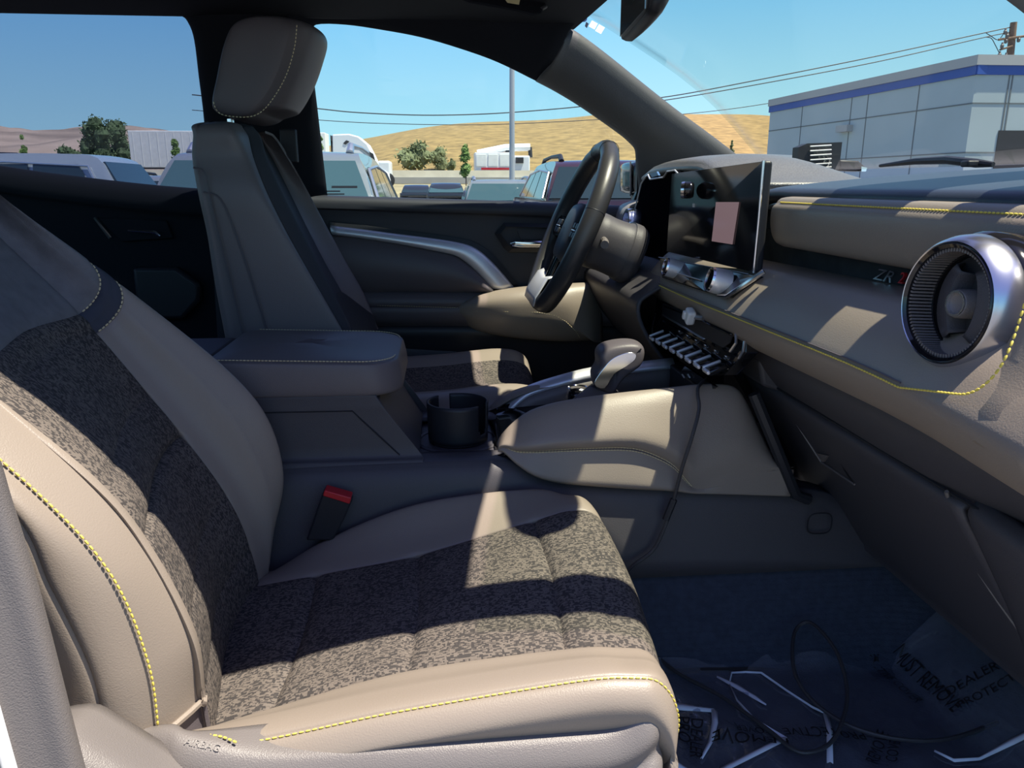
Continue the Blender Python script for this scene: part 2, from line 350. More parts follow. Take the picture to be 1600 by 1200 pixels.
# centre pillar
bl = [(262, 8), (290, 17), (304, 33), (314, 62), (321, 120), (329, 190), (337, 310)]
br = [(500, -20), (492, 10), (480, 38), (478, 70), (483, 120), (491, 185), (507, 318)]
bp_ = strip('trim_4', [PS(*p) for p in bl], [PS(*p) for p in br], M['headliner'], .03, .03); kindset(bp_, 'structure')
m = MB(); a = P(452, 228, Y=.60); m.box(a, (.035, .02, .07)); m.build('belt_height_slider', M['plastic_dark'], bp_, bevel=.003)
def corner(name, arc, outer, m): V = [PS(*p) for p in arc+outer]; c = MB(); c.prism([v+np.array((0, -.014, 0)) for v in V], (0, .012, 0)); return kindset(c.build(name, m, smooth=False), 'structure')
corner('trim_13', [(250, 4), (262, 9), (280, 12), (296, 21), (306, 35), (313, 58), (317, 85)], [(330, 90), (330, -5)], M['headliner'])
corner('trim_14', [(478, 90), (477, 66), (481, 44), (491, 31), (508, 26), (530, 27)], [(530, 5), (460, 5), (460, 90)], M['headliner'])
# ---- glass
def pane(name, px, m, t=.004):
    V = [PS(*p) for p in px]; c = MB(); c.prism([v+np.array((0, .006, 0)) for v in V], (0, t, 0)); return kindset(c.build(name, m, smooth=False), 'structure')
pane('window_1', [(470, 325), (470, 20), (600, 20), (720, 48), (850, 100), (950, 165), (1010, 210), (1015, 335)], M['glass'])
pane('window_2', [(-200, 262), (-200, -10), (345, -10), (350, 315), (200, 300), (0, 275)], M['tint'])
top = [(hx(y)+.03-.0, y, 1.735-.025*(abs(y)/.58)**2) for y in (-.61, -.4, -.2, 0, .2, .4, .61)]
bot = [(.76+.20*(1-(y/.69)**2), y*1.13, 1.375) for y in (-.61, -.4, -.2, 0, .2, .4, .61)]
midr = [((a[0]+b[0])/2+.035, (a[1]+b[1])/2, (a[2]+b[2])/2+.012) for a, b in zip(top, bot)]
G = grid([top, midr, bot], tu=[0, .25, .5, .75], tv=[0, .2, .4, .6, .8])
ws = kindset(gpart('window_3', G, M['wglass'], thick=.004, off=0), 'structure')
# black band printed round the windshield edge, driver side and header
def on_ws(px, py, d=.004):      # point on the windshield surface under a pixel
    ray = _fw+(px-800)/F*_rt+(600-py)/F*_up; best = None
    ray = ray/np.linalg.norm(ray); pts = G.reshape(-1, 3)-_C
    t = pts@ray; dist = np.linalg.norm(pts-np.outer(t, ray), axis=1); i = int(np.argmin(dist))
    n = norms(G).reshape(-1, 3)[i]; p0 = G.reshape(-1, 3)[i]
    tt = np.dot(p0-_C, n)/np.dot(ray, n); return _C+ray*(tt-d)
fr = []
for i, y in enumerate(np.linspace(-.56, .52, 25)):
    a = (hx(y)-.03, y, 1.728-.022*(abs(y)/.58)**2); b = (hx(y)+.008, y, 1.724-.022*(abs(y)/.58)**2); fr.append([a, b])
kindset(gpart('trim_5', np.array(fr), M['plastic_dark'], thick=.004), 'structure')
A = PL([(888, 46, .60), (905, 60, .602), (945, 90, .612), (1010, 142, .632), (1055, 177, .642), (1098, 208, .652), (1146, 243, .662)])
kindset(MB().tube(crv(A, 4), .006, 6).build('trim_6', M['rubber']), 'structure')
A = PL([(883, 60, .61), (889, 42, .60), (897, 18, .585), (908, -12, .56)])
kindset(MB().tube(crv(A, 4), .007, 6).build('trim_7', M['rubber']), 'structure')
# ---- passenger side opening: front pillar, roof rail, centre pillar, sill
sec = lambda c, w, h: [(c[0], c[1]-w/2, c[2]), (c[0], c[1]-w/2, c[2]+h), (c[0], c[1]+w/2, c[2]+h), (c[0], c[1]+w/2, c[2])]
def beam(name, C, w, h, m):
    rows = []
    for c in C: r = sec(c, w, h); rows.append(r+[r[0]])
    g = np.array(rows); Cn = 5; V = g.reshape(-1, 3); Fc = [(i*5+j, i*5+j+1, (i+1)*5+j+1, (i+1)*5+j) for i in range(len(C)-1) for j in range(4)]
    Fc += [(0, 1, 2, 3), tuple((len(C)-1)*5+k for k in (3, 2, 1, 0))]
    return kindset(MB().add(V, Fc).build(name, m, smooth=False), 'structure')
beam('trim_8', [(-1.7, -.545, 1.69), (-.6, -.545, 1.695), (.1, -.545, 1.695), (.26, -.545, 1.685), (.33, -.545, 1.66), (.45, -.555, 1.58), (.60, -.605, 1.475), (.78, -.65, 1.35)], .072, .045, M['headliner'])
beam('trim_12', [(-1.7, -.60, 1.70), (-.52, -.60, 1.705), (-.50, -.60, 1.70)], .09, .04, M['headliner'])
a = PL([(-260, 300), (-170, 440), (-60, 620), (-12, 720), (10, 790), (45, 900), (75, 1010), (112, 1155), (150, 1300)], Y=-.76)
rows = []
for p in a: rows.append([p+np.array((-.012, .02, 0)), p+np.array((-.002, .006, 0)), p+np.array((-.002, -.004, 0)), p+np.array((-.013, -.007, 0)), p+np.array((-.025, -.013, 0)), p+np.array((-.028, -.017, 0))])
kindset(gpart('trim_9', grid(rows, tu=[0, .25, .5, .75], tv=[0, .25, .5, .75]), M['plastic_grey'], thick=.004), 'structure')
rows2 = [[p+np.array((-.026, -.016, 0)), p+np.array((-.034, -.021, 0)), p+np.array((-.06, -.03, 0)), p+np.array((-.3, -.06, 0)), p+np.array((-.32, .06, 0))] for p in a]
kindset(gpart('trim_10', grid(rows2, tu=[0, .25, .5, .75], tv=[0, .25, .5, .75]), M['paint_w'], thick=.004), 'structure')
MB().b2((-.45, -.86, .50), (.80, -.74, .63)).build('trim_11', M['plastic_grey'], bevel=.01)['kind'] = 'structure'

# ================================================================== DRIVER DOOR (inner panel)
def PD(px, py, y=.70): return P(px, py, Y=y)
d1 = root('door_1', 'inner side of the front door beyond the steering wheel', None, (-.3, .72, .62), kind='structure')
# belt line
MB().b2((-.42, .72, .60), (.90, .75, 1.28)).build('door_shell', M['plastic_dark'], d1, smooth=False)
bx = [P(x, y, Y=.72) for x, y in ((480, 307), (505, 308), (700, 314), (850, 319), (985, 325), (1100, 330))]
rows = []
for p in bx:
    z = p[2]; x = p[0]
    rows.append([(x, .725, z-.004), (x, .705, z), (x, .690, z-.006), (x, .685, z-.022), (x, .695, z-.032), (x, .70, 1.20), (x, .705, 1.0)])
gpart('upper_panel', grid(rows, tu=[0, .3, .6], tv=[0, .33, .66]), M['trim'], d1, thick=.01, off=0)
# satin strip sweeping along the panel, and the dark padded insert under it
st = [(516, 354), (560, 359), (620, 367), (690, 376), (730, 384), (752, 396), (775, 418), (802, 450)]
sb = [(520, 365), (560, 370), (620, 379), (682, 391), (712, 398), (732, 411), (750, 428), (770, 450)]
A, B = PL(st, Y=.675), PL(sb, Y=.672)
strip('satin_strip', A, B, M['satin'], .010, .006, d1)
strip('strip_shadow_gap', PL([(514, 346), (560, 351), (620, 359), (690, 368), (734, 376), (760, 390), (785, 415), (812, 450)], Y=.688), PL([(516, 356), (560, 361), (620, 369), (690, 378), (730, 386), (752, 398), (775, 420), (800, 450)], Y=.684), M['plastic_dark'], .0, .004, d1)
bt = [(500, 368), (560, 371), (620, 380), (680, 392), (710, 399), (730, 412), (748, 428), (769, 452)]
bb = [(500, 458), (560, 457), (620, 456), (665, 456), (695, 456), (720, 456), (745, 456), (766, 456)]
rows = []
for a, b in zip(bt, bb):
    a = P(*a, Y=.680); b = P(*b, Y=.678); c1 = a*.85+b*.15; c1[1] -= .016; c2 = (a+b)/2; c2[1] -= .024; c3 = a*.15+b*.85; c3[1] -= .014
    rows.append([a, c1, c2, c3, b])
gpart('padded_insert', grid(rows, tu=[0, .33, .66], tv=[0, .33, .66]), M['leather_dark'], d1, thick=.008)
# lower pad with a stitched seam
rows = []
for x0 in (480, 560, 640, 720, 800, 900, 980):
    rows.append([P(x0, 456, Y=.70), P(x0, 459, Y=.672), P(x0, 472, Y=.660), P(x0, 480, Y=.664), P(x0, 484, Y=.660), P(x0, 500, Y=.666), P(x0, 512, Y=.70)])
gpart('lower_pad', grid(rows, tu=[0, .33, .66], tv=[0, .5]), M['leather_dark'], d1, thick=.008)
stitches('stitching', PL([(585, 477), (720, 481)], Y=.658), M['tan'], d1, r=.0007)
# armrest, taupe, bulging towards the seat
prof = [ # px x, top y, seam y, bottom y, depth Y
 (712, 481, 482, 484, .672), (722, 470, 484, 498, .655), (745, 462, 485, 513, .63), (790, 454, 486, 523, .605), (840, 449, 487, 528, .60), (880, 447, 494, 530, .60), (905, 446, 510, 530, .605), (925, 446, 528, 529, .615), (940, 446, 530, 531, .66)]
rows = []
for x, t, s, b, y in prof:
    tp_ = P(x+6, t-3, Y=.69); e = P(x, t, Y=y+.02); e[1] = y+.02
    rows.append([tp_, P(x+2, t+1, Y=y+.03), P(x, t+(s-t)*.45, Y=y+.004), P(x, s, Y=y), P(x, s+(b-s)*.5, Y=y+.006), P(x, b, Y=y+.035), P(x+2, b+1, Y=.69)])
ar = gpart('armrest', grid(rows, tu=[0, .25, .5, .75], tv=[0, .25, .5, .75]), M['leather'], d1, thick=.006)
stitches('stitching', PL([(722, 485, .652), (745, 486, .627), (790, 487, .602), (840, 488, .597), (868, 493, .597), (885, 503, .598), (900, 518, .60), (906, 528, .607)]), M['tan'], d1, r=.0007)
# lower door shell and map pocket
rows = []
for x0 in (480, 600, 700, 800, 900, 1000, 1130):
    rows.append([P(x0, 508, Y=.69), P(x0, 520, Y=.68), P(x0, 545, Y=.69), P(x0, 640, Y=.70), P(x0, 760, Y=.70)])
gpart('lower_panel', grid(rows, tu=[0, .5], tv=[0, .5]), M['plastic_dark'], d1, thick=.01)
rows = []
for a, b in zip([(590, 546), (680, 551), (735, 556), (760, 575), (790, 600)], [(590, 640), (680, 640), (735, 640), (770, 640), (800, 640)]):
    rows.append([P(*a, Y=.67), P(a[0], a[1]+1, Y=.63), P(a[0], a[1]+6, Y=.62), P(*b, Y=.63)])
gpart('map_pocket', grid(rows, tu=[0, .5], tv=[0, .5]), M['trim'], d1, thick=.006)
# door handle: recessed bezel, pocket, chrome lever
oc = [(773, 365), (787, 348), (880, 350), (880, 394), (795, 394), (788, 388)]
ic = [(782, 365), (791, 354), (880, 356), (880, 388), (801, 388), (794, 382)]
hz = MB(); a = PL(oc, Y=.684); b = PL(ic, Y=.678); c = PL(ic, Y=.70); n = len(a)
hz.add(a+b+c, [(i, (i+1) % n, (i+1) % n+n, i+n) for i in range(n)]+[(i+n, (i+1) % n+n, (i+1) % n+2*n, i+2*n) for i in range(n)]+[tuple(range(2*n, 3*n))])
hb = hz.build('handle_bezel', M['plastic_dark'], d1, smooth=False)
MB().prism(PL([(807, 358), (870, 359), (870, 374), (814, 374)], Y=.69), (0, .006, 0)).build('handle_recess', M['trim'], hb, smooth=False)
MB().tube(PL([(798, 380, .672), (806, 379, .664), (825, 380, .66), (850, 380, .66), (872, 380, .664)]), [.003, .006, .0065, .0065, .005], 10).build('handle_lever', M['chrome'], d1)
MB().tube(PL([(800, 384), (812, 386), (870, 386)], Y=.668), .0022, 8).build('handle_trim', M['chrome'], d1)
# mirror sail and exterior mirror seen through the glass
sp_ = [PS(996, 232)+np.array((0, -.004, 0)), PS(1060, 285), PS(1060, 335), PS(985, 326), PS(995, 300)]
MB().prism(sp_, (0, .02, 0)).build('mirror_sail', M['plastic_dark'], d1, smooth=False)
em = root('side_mirror', 'black exterior mirror housing just outside the front corner of the driver window', 'mirror', P(985, 280, Y=.92))
rows = []
for z, s in ((-.04, .6), (-.033, .95), (0, 1), (.038, 1), (.05, .85), (.053, .5)):
    c = P(998, 281, Y=.90); rows.append([(c[0]+a*.035*s, c[1]+b*.10*s, c[2]+z*.85) for a, b in ((-.8, -1), (.3, -1.05), (1.1, -.6), (1.2, .5), (.5, 1), (-.8, 1), (-1, 0), (-.8, -1))])
gpart('housing', grid(rows, tu=[0, .5], tv=[0, .5]), M['gloss'], em, thick=.003)
MB().prism(PL([(984, 252, .83), (984, 306, .83), (983, 300, .96), (983, 256, .96)]), (.004, 0, 0)).build('mirror_face', M['chrome'], em, smooth=False)
MB().tube([P(1000, 300, Y=.9), P(1010, 318, Y=.78)], [.03, .02], 8).build('mirror_arm', M['plastic_dark'], em)

# ================================================================== REAR DRIVER-SIDE DOOR
d2 = root('door_2', 'dark inner side of the rear door behind the driver seat', None, (-1., .72, .62), kind='structure')
bx = [P(x, y, Y=.72) for x, y in ((-260, 238), (-100, 250), (0, 262), (60, 271), (100, 276), (200, 288), (300, 297), (480, 307))]
rows = []
for p in bx:
    z = p[2]; x = p[0]
    rows.append([(x, .74, z-.01), (x, .715, z), (x, .685, z-.012), (x, .675, z-.045), (x, .69, z-.06), (x, .70, 1.22), (x, .70, 1.05), (x, .70, .62)])
gpart('upper_panel', grid(rows, tu=[0, .3, .6], tv=[0, .33, .66]), M['headliner'], d2, thick=.01)
rz = PL([(150, 340), (260, 345), (270, 372), (190, 378)], Y=.682)
MB().prism(rz, (0, .01, 0)).build('handle_bezel', M['headliner'], d2, smooth=False, bevel=.003)
MB().tube(PL([(200, 360), (235, 362), (243, 363), (250, 369)], Y=.672), [.003, .004, .005, .003], 8).build('handle_lever', M['chrome'], d2)
MB().prism(PL([(205, 418), (275, 418), (312, 445), (312, 470), (285, 500), (215, 500)], Y=.665), (0, .03, 0)).build('armrest', M['plastic_dark'], d2, bevel=.01)
MB().tube(PL([(148, 340), (172, 372)], Y=.68), .004, 6).build('grab_rib', M['trim'], d2)
# overhead: driver's visor, mirror, windshield stickers
v = root('sun_visor', 'black driver sun visor folded up at the top of the frame with a yellowish label', 'sun visor', (.15, .42, 1.68), 'sun visors')
pts = PL([(700, -8, .40), (735, 6, .40), (800, 17, .40), (833, 26, .40), (848, 22, .40), (854, 4, .42), (858, -14, .44)])
o2 = [p+np.array((0, .10, .035)) for p in pts]
MB().add(pts+o2, [tuple(range(7))[::-1], tuple(range(7, 14))]+[(i, (i+1) % 7, (i+1) % 7+7, i+7) for i in range(7)]).build('panel', M['headliner'], v, bevel=.006)
MB().prism(PL([(784, -8), (814, -8), (811, 7), (793, 4)], Y=.388), (0, .002, 0)).build('label_tag', mat('cream_label', (.62, .55, .3), .6), v, smooth=False)
MB().tube(PL([(846, 14, .41), (853, 10, .42)]), .004, 8).build('hinge_pin', M['trim'], v)
v2 = root('sun_visor', 'black passenger sun visor under the near side of the roof', 'sun visor', (.2, -.35, 1.68), 'sun visors')
pts = [(.02, -.50, 1.69), (.22, -.50, 1.680), (.27, -.46, 1.676), (.285, -.42, 1.675), (.285, -.30, 1.675), (.28, -.17, 1.68), (.25, -.13, 1.682), (.02, -.13, 1.695)]
MB().prism(pts, (0, 0, .016)).build('panel', M['headliner'], v2, bevel=.005)
rv = root('rear_view_mirror', 'dark rear-view mirror hanging at the top of the windshield', 'mirror', (.31, 0, 1.60))
rows = []
c0 = P(1004, 12, Y=0.0)
for y, s in ((-.115, .55), (-.108, .85), (-.09, 1), (0, 1.05), (.09, 1), (.108, .85), (.115, .55)):
    rows.append([(c0[0]+a*.018*s+y*.06, y, c0[2]+.008+b*.034*s) for a, b in ((-.7, -1), (.1, -1.1), (.9, -.6), (1, .5), (.3, 1.1), (-.7, 1), (-.8, 0), (-.7, -1))])
gg = grid(rows, tu=[0, .5], tv=[0, .5]); gpart('housing', gg, M['plastic_dark'], rv, thick=.002)
MB().prism([(c0[0]-.014+y*.06, y, c0[2]+.008+b*.030) for y, b in ((-.10, -1), (.10, -1), (.10, 1), (-.10, 1))], (-.002, 0, 0)).build('mirror_face', M['chrome'], rv, smooth=False)
MB().tube([(c0[0]+.01, 0, c0[2]+.02), (c0[0]+.05, 0, c0[2]+.06), (.385, 0, 1.70)], .01, 8).build('mirror_stalk', M['plastic_dark'], rv)
rows = []
for y, xa, xb, s_ in ((-.415, .020, .030, .35), (-.405, .004, .045, .75), (-.385, -.008, .052, .9), (-.35, -.020, .055, 1), (-.30, -.032, .056, 1), (-.22, -.045, .056, 1.05), (-.05, -.046, .056, 1.05), (.02, -.046, .054, 1), (.065, -.04, .05, .75), (.08, -.02, .03, .35)):
    zz = 1.690-.03*(abs(y)/.58)**2; x0 = hx(y)+.06; xm_ = (xa+xb)/2
    rows.append([(x0+xa, y, zz+.018), (x0+xa*.7+xm_*.3, y, zz-.012*s_), (x0+xm_, y, zz-.026*s_), (x0+xb*.6+xm_*.4, y, zz-.034*s_), (x0+xb, y, zz-.022), (x0+xb-.004, y, zz-.008), (x0+xa, y, zz+.020)])
cvr = root('sensor_cover', 'black sensor cover at the top middle of the windshield, right of the mirror', 'cover', (.41, 0, 1.67))  # cover's outline widened and rounded to shape the shadow on the seat
gpart('cover_shell', grid(rows, tu=[0, .5], tv=[0, .5]), M['plastic_dark'], cvr, thick=.003)
sk = root('windshield_sticker', 'small blue disc and white squares stuck in the upper corner of the windshield', 'sticker', on_ws(925, 32))
def stk(px, n, m):
    p = [on_ws(*a) for a in px]; MB().prism(p, (-.0004, -.0004, 0)).build(n, m, sk, smooth=False)
stk([(912+5.5*math.cos(a), 29+5.5*math.sin(a)) for a in np.linspace(0, 6.0, 14)], 'blue_disc', mat('sticker_blue', (.05, .2, .6), .5))
TRL = bpy.data.materials.new('sticker_white'); TRL.use_nodes = True; _q = TRL.node_tree; _b = _q.nodes['Principled BSDF']; _b.inputs['Base Color'].default_value = (.8, .8, .8, 1)
_x = _q.nodes.new('ShaderNodeMixShader'); _y = _q.nodes.new('ShaderNodeBsdfTranslucent'); _y.inputs[0].default_value = (.85, .85, .85, 1); _x.inputs[0].default_value = .6; _oo = _q.nodes['Material Output']
_q.links.new(_b.outputs[0], _x.inputs[1]); _q.links.new(_y.outputs[0], _x.inputs[2]); _q.links.new(_x.outputs[0], _oo.inputs[0])
def stk1(px, n, m): mk(n, [on_ws(*a) for a in px], [tuple(range(len(px)))], m, sk, smooth=False)
stk1([(925, 32), (934, 37), (929, 46), (920, 41)], 'white_square', TRL); stk1([(936, 38), (945, 43), (939, 53), (930, 48)], 'white_square', TRL)
stk([(916, 34), (920, 37), (917, 44), (914, 41)], 'printed_line', mat('sticker_ink', (.06, .12, .25), .5))

sheet = root('shadow_sheet', 'unseen sheet added inside the windshield to shade the passenger dash', 'shadow caster', (.64, -.39, 1.54))  # no such sheet is known; added out of view to cast the dash shadow
rows = []
for x in np.linspace(.50, .82, 9):
    zt_ = 1.728-(x-.345)*(.355/.62)-.018+.012*math.sin(math.pi*(x-.35)/.6)
    rows.append([(x, y-.02*math.sin(math.pi*(x-.50)/.32)*(1 if y > -.4 else .6), zt_-.006-.02*(abs(y)-.39)) for y in (-.475, -.42, -.37, -.32, -.275)])
gpart('shade_panel', grid(rows, tu=[0, .5], tv=[0, .5]), mat('grey_shade_sheet', (.30, .30, .31), .8), sheet, thick=.0008)
MB().b2((.66, -.83, .56), (.92, -.79, 1.33)).build('trim_15', M['plastic'], bevel=.01)['kind'] = 'structure'
# ================================================================== PASSENGER SEAT
def by(pts, ax):                    # pixel polyline (px,py,Y) -> function along axis ax giving point
    q = sorted([tuple(P(a, b, Y=c)) for a, b, c in pts], key=lambda p: p[ax]); o = [i for i in range(3) if i != ax]
    fs = [interp([(p[ax], p[i]) for p in q]) for i in o]
    return lambda t: tuple(f(t) for f in fs)
def groove(G, lines, axis, depth=.004, n=None):
    N = norms(G)
    for i in lines:
        for d, w in ((0, 1), (1, .55), (-1, .55), (2, .15), (-2, .15)):
            k = i+d
            if 0 <= k < G.shape[axis]:
                if axis == 1: G[:, k] -= N[:, k]*depth*w*SGN
                else: G[k, n[0]:n[1]+1] -= N[k, n[0]:n[1]+1]*depth*w*SGN
SGN = 1
ps = root('car_seat', 'near passenger seat, taupe leather bolsters and woven fabric centre half lit by sun', 'car seat', (0, -.39, .62), 'front seats')
# cushion: z over x for each lateral column
ccr = by([(430, 885, -.17), (550, 815, -.17), (700, 770, -.17), (800, 757, -.17), (860, 765, -.17)], 0)
csm = by([(390, 915, -.25), (550, 885, -.25), (650, 865, -.25), (780, 825, -.25), (850, 806, -.25)], 0)
cos_ = by([(300, 1140, -.535), (420, 1105, -.535), (640, 1045, -.535), (870, 1012, -.535), (1000, 1008, -.535)], 0)
coc = by([(310, 1143, -.585), (430, 1115, -.585), (640, 1073, -.585), (870, 1032, -.585), (1000, 1030, -.585)], 0)
cpi = by([(330, 1160, -.62), (440, 1155, -.622), (640, 1110, -.625), (800, 1080, -.625), (950, 1060, -.625), (1015, 1056, -.622)], 0)
XS = [-.40, -.30, -.178, -.045, .112, .165]      # stations; seams of the fabric on -.178, -.045, .112
def crow(x, dz=0, dx=0, flat=0):
    z1, z2, z4, z5, z6 = ccr(x)[1], csm(x)[1], cos_(x)[1], coc(x)[1], cpi(x)[1]
    z3 = (z2+z4)/2-.002
    w = flat; m = (z2+z4)/2
    mixz = lambda z: z*(1-w)+m*w
    return [(x+dx-.03, -.20, .70), (x+dx-.01, -.182, .80), (x+dx-.005, -.172, mixz(z1)-.03), (x+dx, -.182, mixz(z1)+dz), (x+dx, -.25, mixz(z2)+dz), (x+dx+.006, -.39, mixz(z3)+dz), (x+dx, -.532, mixz(z4)+dz),
            (x+dx-.004, -.585, mixz(z5)+dz), (x+dx-.006, -.622, mixz(z6)+dz), (x+dx-.01, -.640, mixz(z6)-.020+dz), (x+dx-.012, -.628, .868), (x+dx-.02, -.60, .84)]
rows = [crow(x) for x in XS]
f = crow(.165)
def front(row, dx, dz, y=1.0, zmin=None):
    out = []
    for p in row: out.append((p[0]+dx-.10*(abs(p[1]+.39)/.25)**4*.12, -.39+(p[1]+.39)*y, max(p[2]+dz, .70) if p[2] > .86 or zmin is None else p[2]))
    return out
rows.append(front(f, .032, -.006)); rows.append(front(f, .048, -.030, .995)); rows.append(front(f, .052, -.065, .985)); rows.append(front(f, .035, -.12, .96)); rows.append(front(f, -.02, -.16, .9))
for i in (-1, -2, -3):
    rows[i] = [(p[0], p[1], min(p[2], q[2])) for p, q in zip(rows[i], rows[i-1])]
G = grid(rows)
n0 = len(TT); SGN = 1 if norms(G)[n0*3, n0*5][2] > 0 else -1
# slight puff of each fabric panel
N = norms(G)
for i in range(G.shape[0]):
    for j in range(n0*4, n0*6+1):
        if i < n0*8:
            a = (i % n0 and TT[i % n0]) or 0; G[i, j] += N[i, j]*SGN*.003*(math.sin(math.pi*a)**.6)*math.sin(math.pi*(j-n0*4)/(2*n0))**.5 if i < n0*5 else 0
groove(G, [n0*4, n0*6, n0*8], 1, .004); groove(G, [n0*2, n0*3, n0*4], 0, .0045, (n0*4, n0*6))
gpart('cushion_centre', G, M['fabric'], ps, c=(n0*4, n0*6), label='woven fabric cushion centre')
gpart('cushion_inner_bolster', G, M['leather'], ps, c=(0, n0*4), thick=.004, off=-SGN)
gpart('cushion_outer_bolster', G, M['leather'], ps, c=(n0*6, n0*11), thick=.004, off=-SGN, label='sunlit taupe leather bolster')
N = norms(G); pip = [G[i, n0*8]+N[i, n0*8]*SGN*.0015 for i in range(n0+3, n0*8+4)]
MB().tube(pip[::2], .0022, 6).build('piping', M['leather'], ps)
pip = [G[i, n0*8+2]+N[i, n0*8+2]*SGN*.0010 for i in range(n0*2, n0*8+4)]
stitches('stitching', pip, M['yellow'], ps, r=.0009, label='yellow stitching')
pc = MB().b2((-.34, -.60, .66), (.17, -.17, .785)); pc.build('cushion_pan', M['plastic_dark'], ps, bevel=.02)
# rear tail of the bolster with stitched patch
a = PL([(288, 1148, -.612), (310, 1140, -.615), (345, 1142, -.622), (372, 1152, -.63)])
stitches('stitching', crv(a, 5), M['yellow'], ps, gap=.005, ln=.0038, r=.0011, raise_=(0, -.004, -.002))
# backrest
Bi = by([(400, 885, -.172), (437, 800, -.172), (452, 720, -.172), (430, 660, -.172), (390, 600, -.175), (300, 520, -.182), (175, 425, -.205), (0, 290, -.28)], 2)
Bs = by([(400, 885, -.235), (395, 862, -.24), (385, 820, -.24), (340, 745, -.24), (265, 650, -.245), (155, 520, -.25), (120, 470, -.255)], 2)
Bo = by([(316, 1062, -.548), (304, 990, -.55), (257, 884, -.552), (168, 764, -.552), (0, 624, -.552)], 2)
Bc = by([(300, 1065, -.565), (292, 1000, -.57), (244, 890, -.572), (155, 770, -.572), (0, 635, -.572)], 2)
Bt = by([(235, 1065, -.605), (225, 1000, -.607), (190, 920, -.61), (130, 840, -.61), (60, 770, -.61), (0, 715, -.61)], 2)
Bk = by([(150, 1085, -.622), (135, 1000, -.625), (90, 930, -.625), (40, 870, -.625)], 2)
ZS = [.80, .875, .95, 1.035, 1.11, 1.225, 1.250, 1.36, 1.46]
rows = []
for z in ZS:
    wz = .055*max(0, min(1, (z-1.05)/.15)); zi = z-wz
    i_, s_, o_, c_, t_, k_ = Bi(z), Bs(zi), Bo(zi), Bc(z), Bt(z), Bk(z)
    if z > 1.2:          # above the photographed part the shoulders lean back with the inner edge
        dx = Bi(z)[0]-Bi(1.2)[0]; e = (z-1.2)*.15
        if zi > 1.19: s_ = (Bs(1.19)[0]+(Bi(zi)[0]-Bi(1.19)[0]), s_[1])
        o_ = (Bo(1.15)[0]+(Bi(zi)[0]-Bi(1.15)[0])*.95, -.552+e); c_ = (Bc(1.16)[0]+(Bi(z)[0]-Bi(1.16)[0])*.95, -.572+e); t_ = (Bt(1.13)[0]+(Bi(z)[0]-Bi(1.13)[0])*.95, -.61+e); k_ = (t_[0]-.04, t_[1]-.012)
    xm = (s_[0]+o_[0])/2-.022
    row = [(i_[0]-.10, i_[1]+.012, z), (i_[0]-.035, i_[1]+.006, z), (i_[0]-.002, i_[1]-.012, z), (i_[0]*.5+s_[0]*.5+.012, (i_[1]+s_[1])/2, (z+zi)/2), (s_[0], s_[1], zi), (xm, -.365, zi), (o_[0], o_[1], zi), (c_[0]+.003, c_[1], z), (t_[0], t_[1], z), (k_[0], k_[1]-.004, z), (k_[0]-.08, -.60, z-.0)]
    rows.append(row)
# round the leather bolster's lower end
low = []
for j, p in enumerate(rows[0]): low.append((p[0]-.03, p[1], p[2]-.03))
rows = [low]+rows
G = grid(rows); SGN = 1 if norms(G)[n0*3, n0*5][0] > 0 else -1
N = norms(G)
for i in range(n0*1, n0*6):
    for j in range(n0*4, n0*6+1):
        a = TT[i % n0]; G[i, j] += N[i, j]*SGN*.004*(math.sin(math.pi*a)**.6)*math.sin(math.pi*(j-n0*4)/(2*n0))**.5 if i >= n0*3 or True else 0
groove(G, [n0*4, n0*6, n0*9], 1, .004); groove(G, [n0*4], 0, .004, (n0*4, n0*6)); groove(G, [n0*7], 0, .003, (0, n0*6)); groove(G, [n0*6], 0, .002, (0, n0*4))
gpart('backrest_centre', G, M['fabric'], ps, r=(0, n0*7), c=(n0*4, n0*6), label='woven fabric backrest centre')
gpart('backrest_upper', G, M['knit'], ps, r=(n0*7, n0*9), c=(0, n0*6), label='plain grey knit upper part')
gpart('backrest_inner_bolster', G, M['leather'], ps, r=(0, n0*6), c=(0, n0*4), thick=.004, off=-SGN)
bd_n = gpart('shoulder_band', G, M['band'], ps, r=(n0*6, n0*7), c=(0, n0*4), label='navy shoulder band')
for i in (n0*6, n0*7): stitches('stitching', [G[i, j]+N[i, j]*SGN*.001 for j in range(n0, n0*4)], M['tan'], bd_n, gap=.0055, r=.0010, label='pale stitching')
ob_ = gpart('backrest_outer_bolster', G, M['leather'], ps, r=(n0*2, n0*9), c=(n0*6, n0*8), thick=.004, off=-SGN, label='sunlit taupe leather bolster')
gpart('backrest_side_cover', G, M['leather'], ps, r=(n0*2, n0*9), c=(n0*8, n0*10), thick=.004, off=-SGN)
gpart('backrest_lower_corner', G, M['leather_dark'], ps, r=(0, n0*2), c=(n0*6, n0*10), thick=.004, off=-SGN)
stitches('stitching', [G[i, n0*8]+np.array((.002, -.003, 0)) for i in range(n0*2+1, n0*7)], M['yellow'], ps, gap=.0056, ln=.0043, r=.0011, label='yellow stitching')
MB().tube([G[n0*2+1, j]+np.array((.002, -.002, 0)) for j in range(n0*6+2, n0*10, 2)], .0032, 6).build('piping', M['leather'], ps)
# back body closing the seat
mm = MB().b2((-.44, -.58, .86), (-.36, -.20, 1.05)); mm.build('backrest_shell', M['plastic_dark'], ps, bevel=.02)
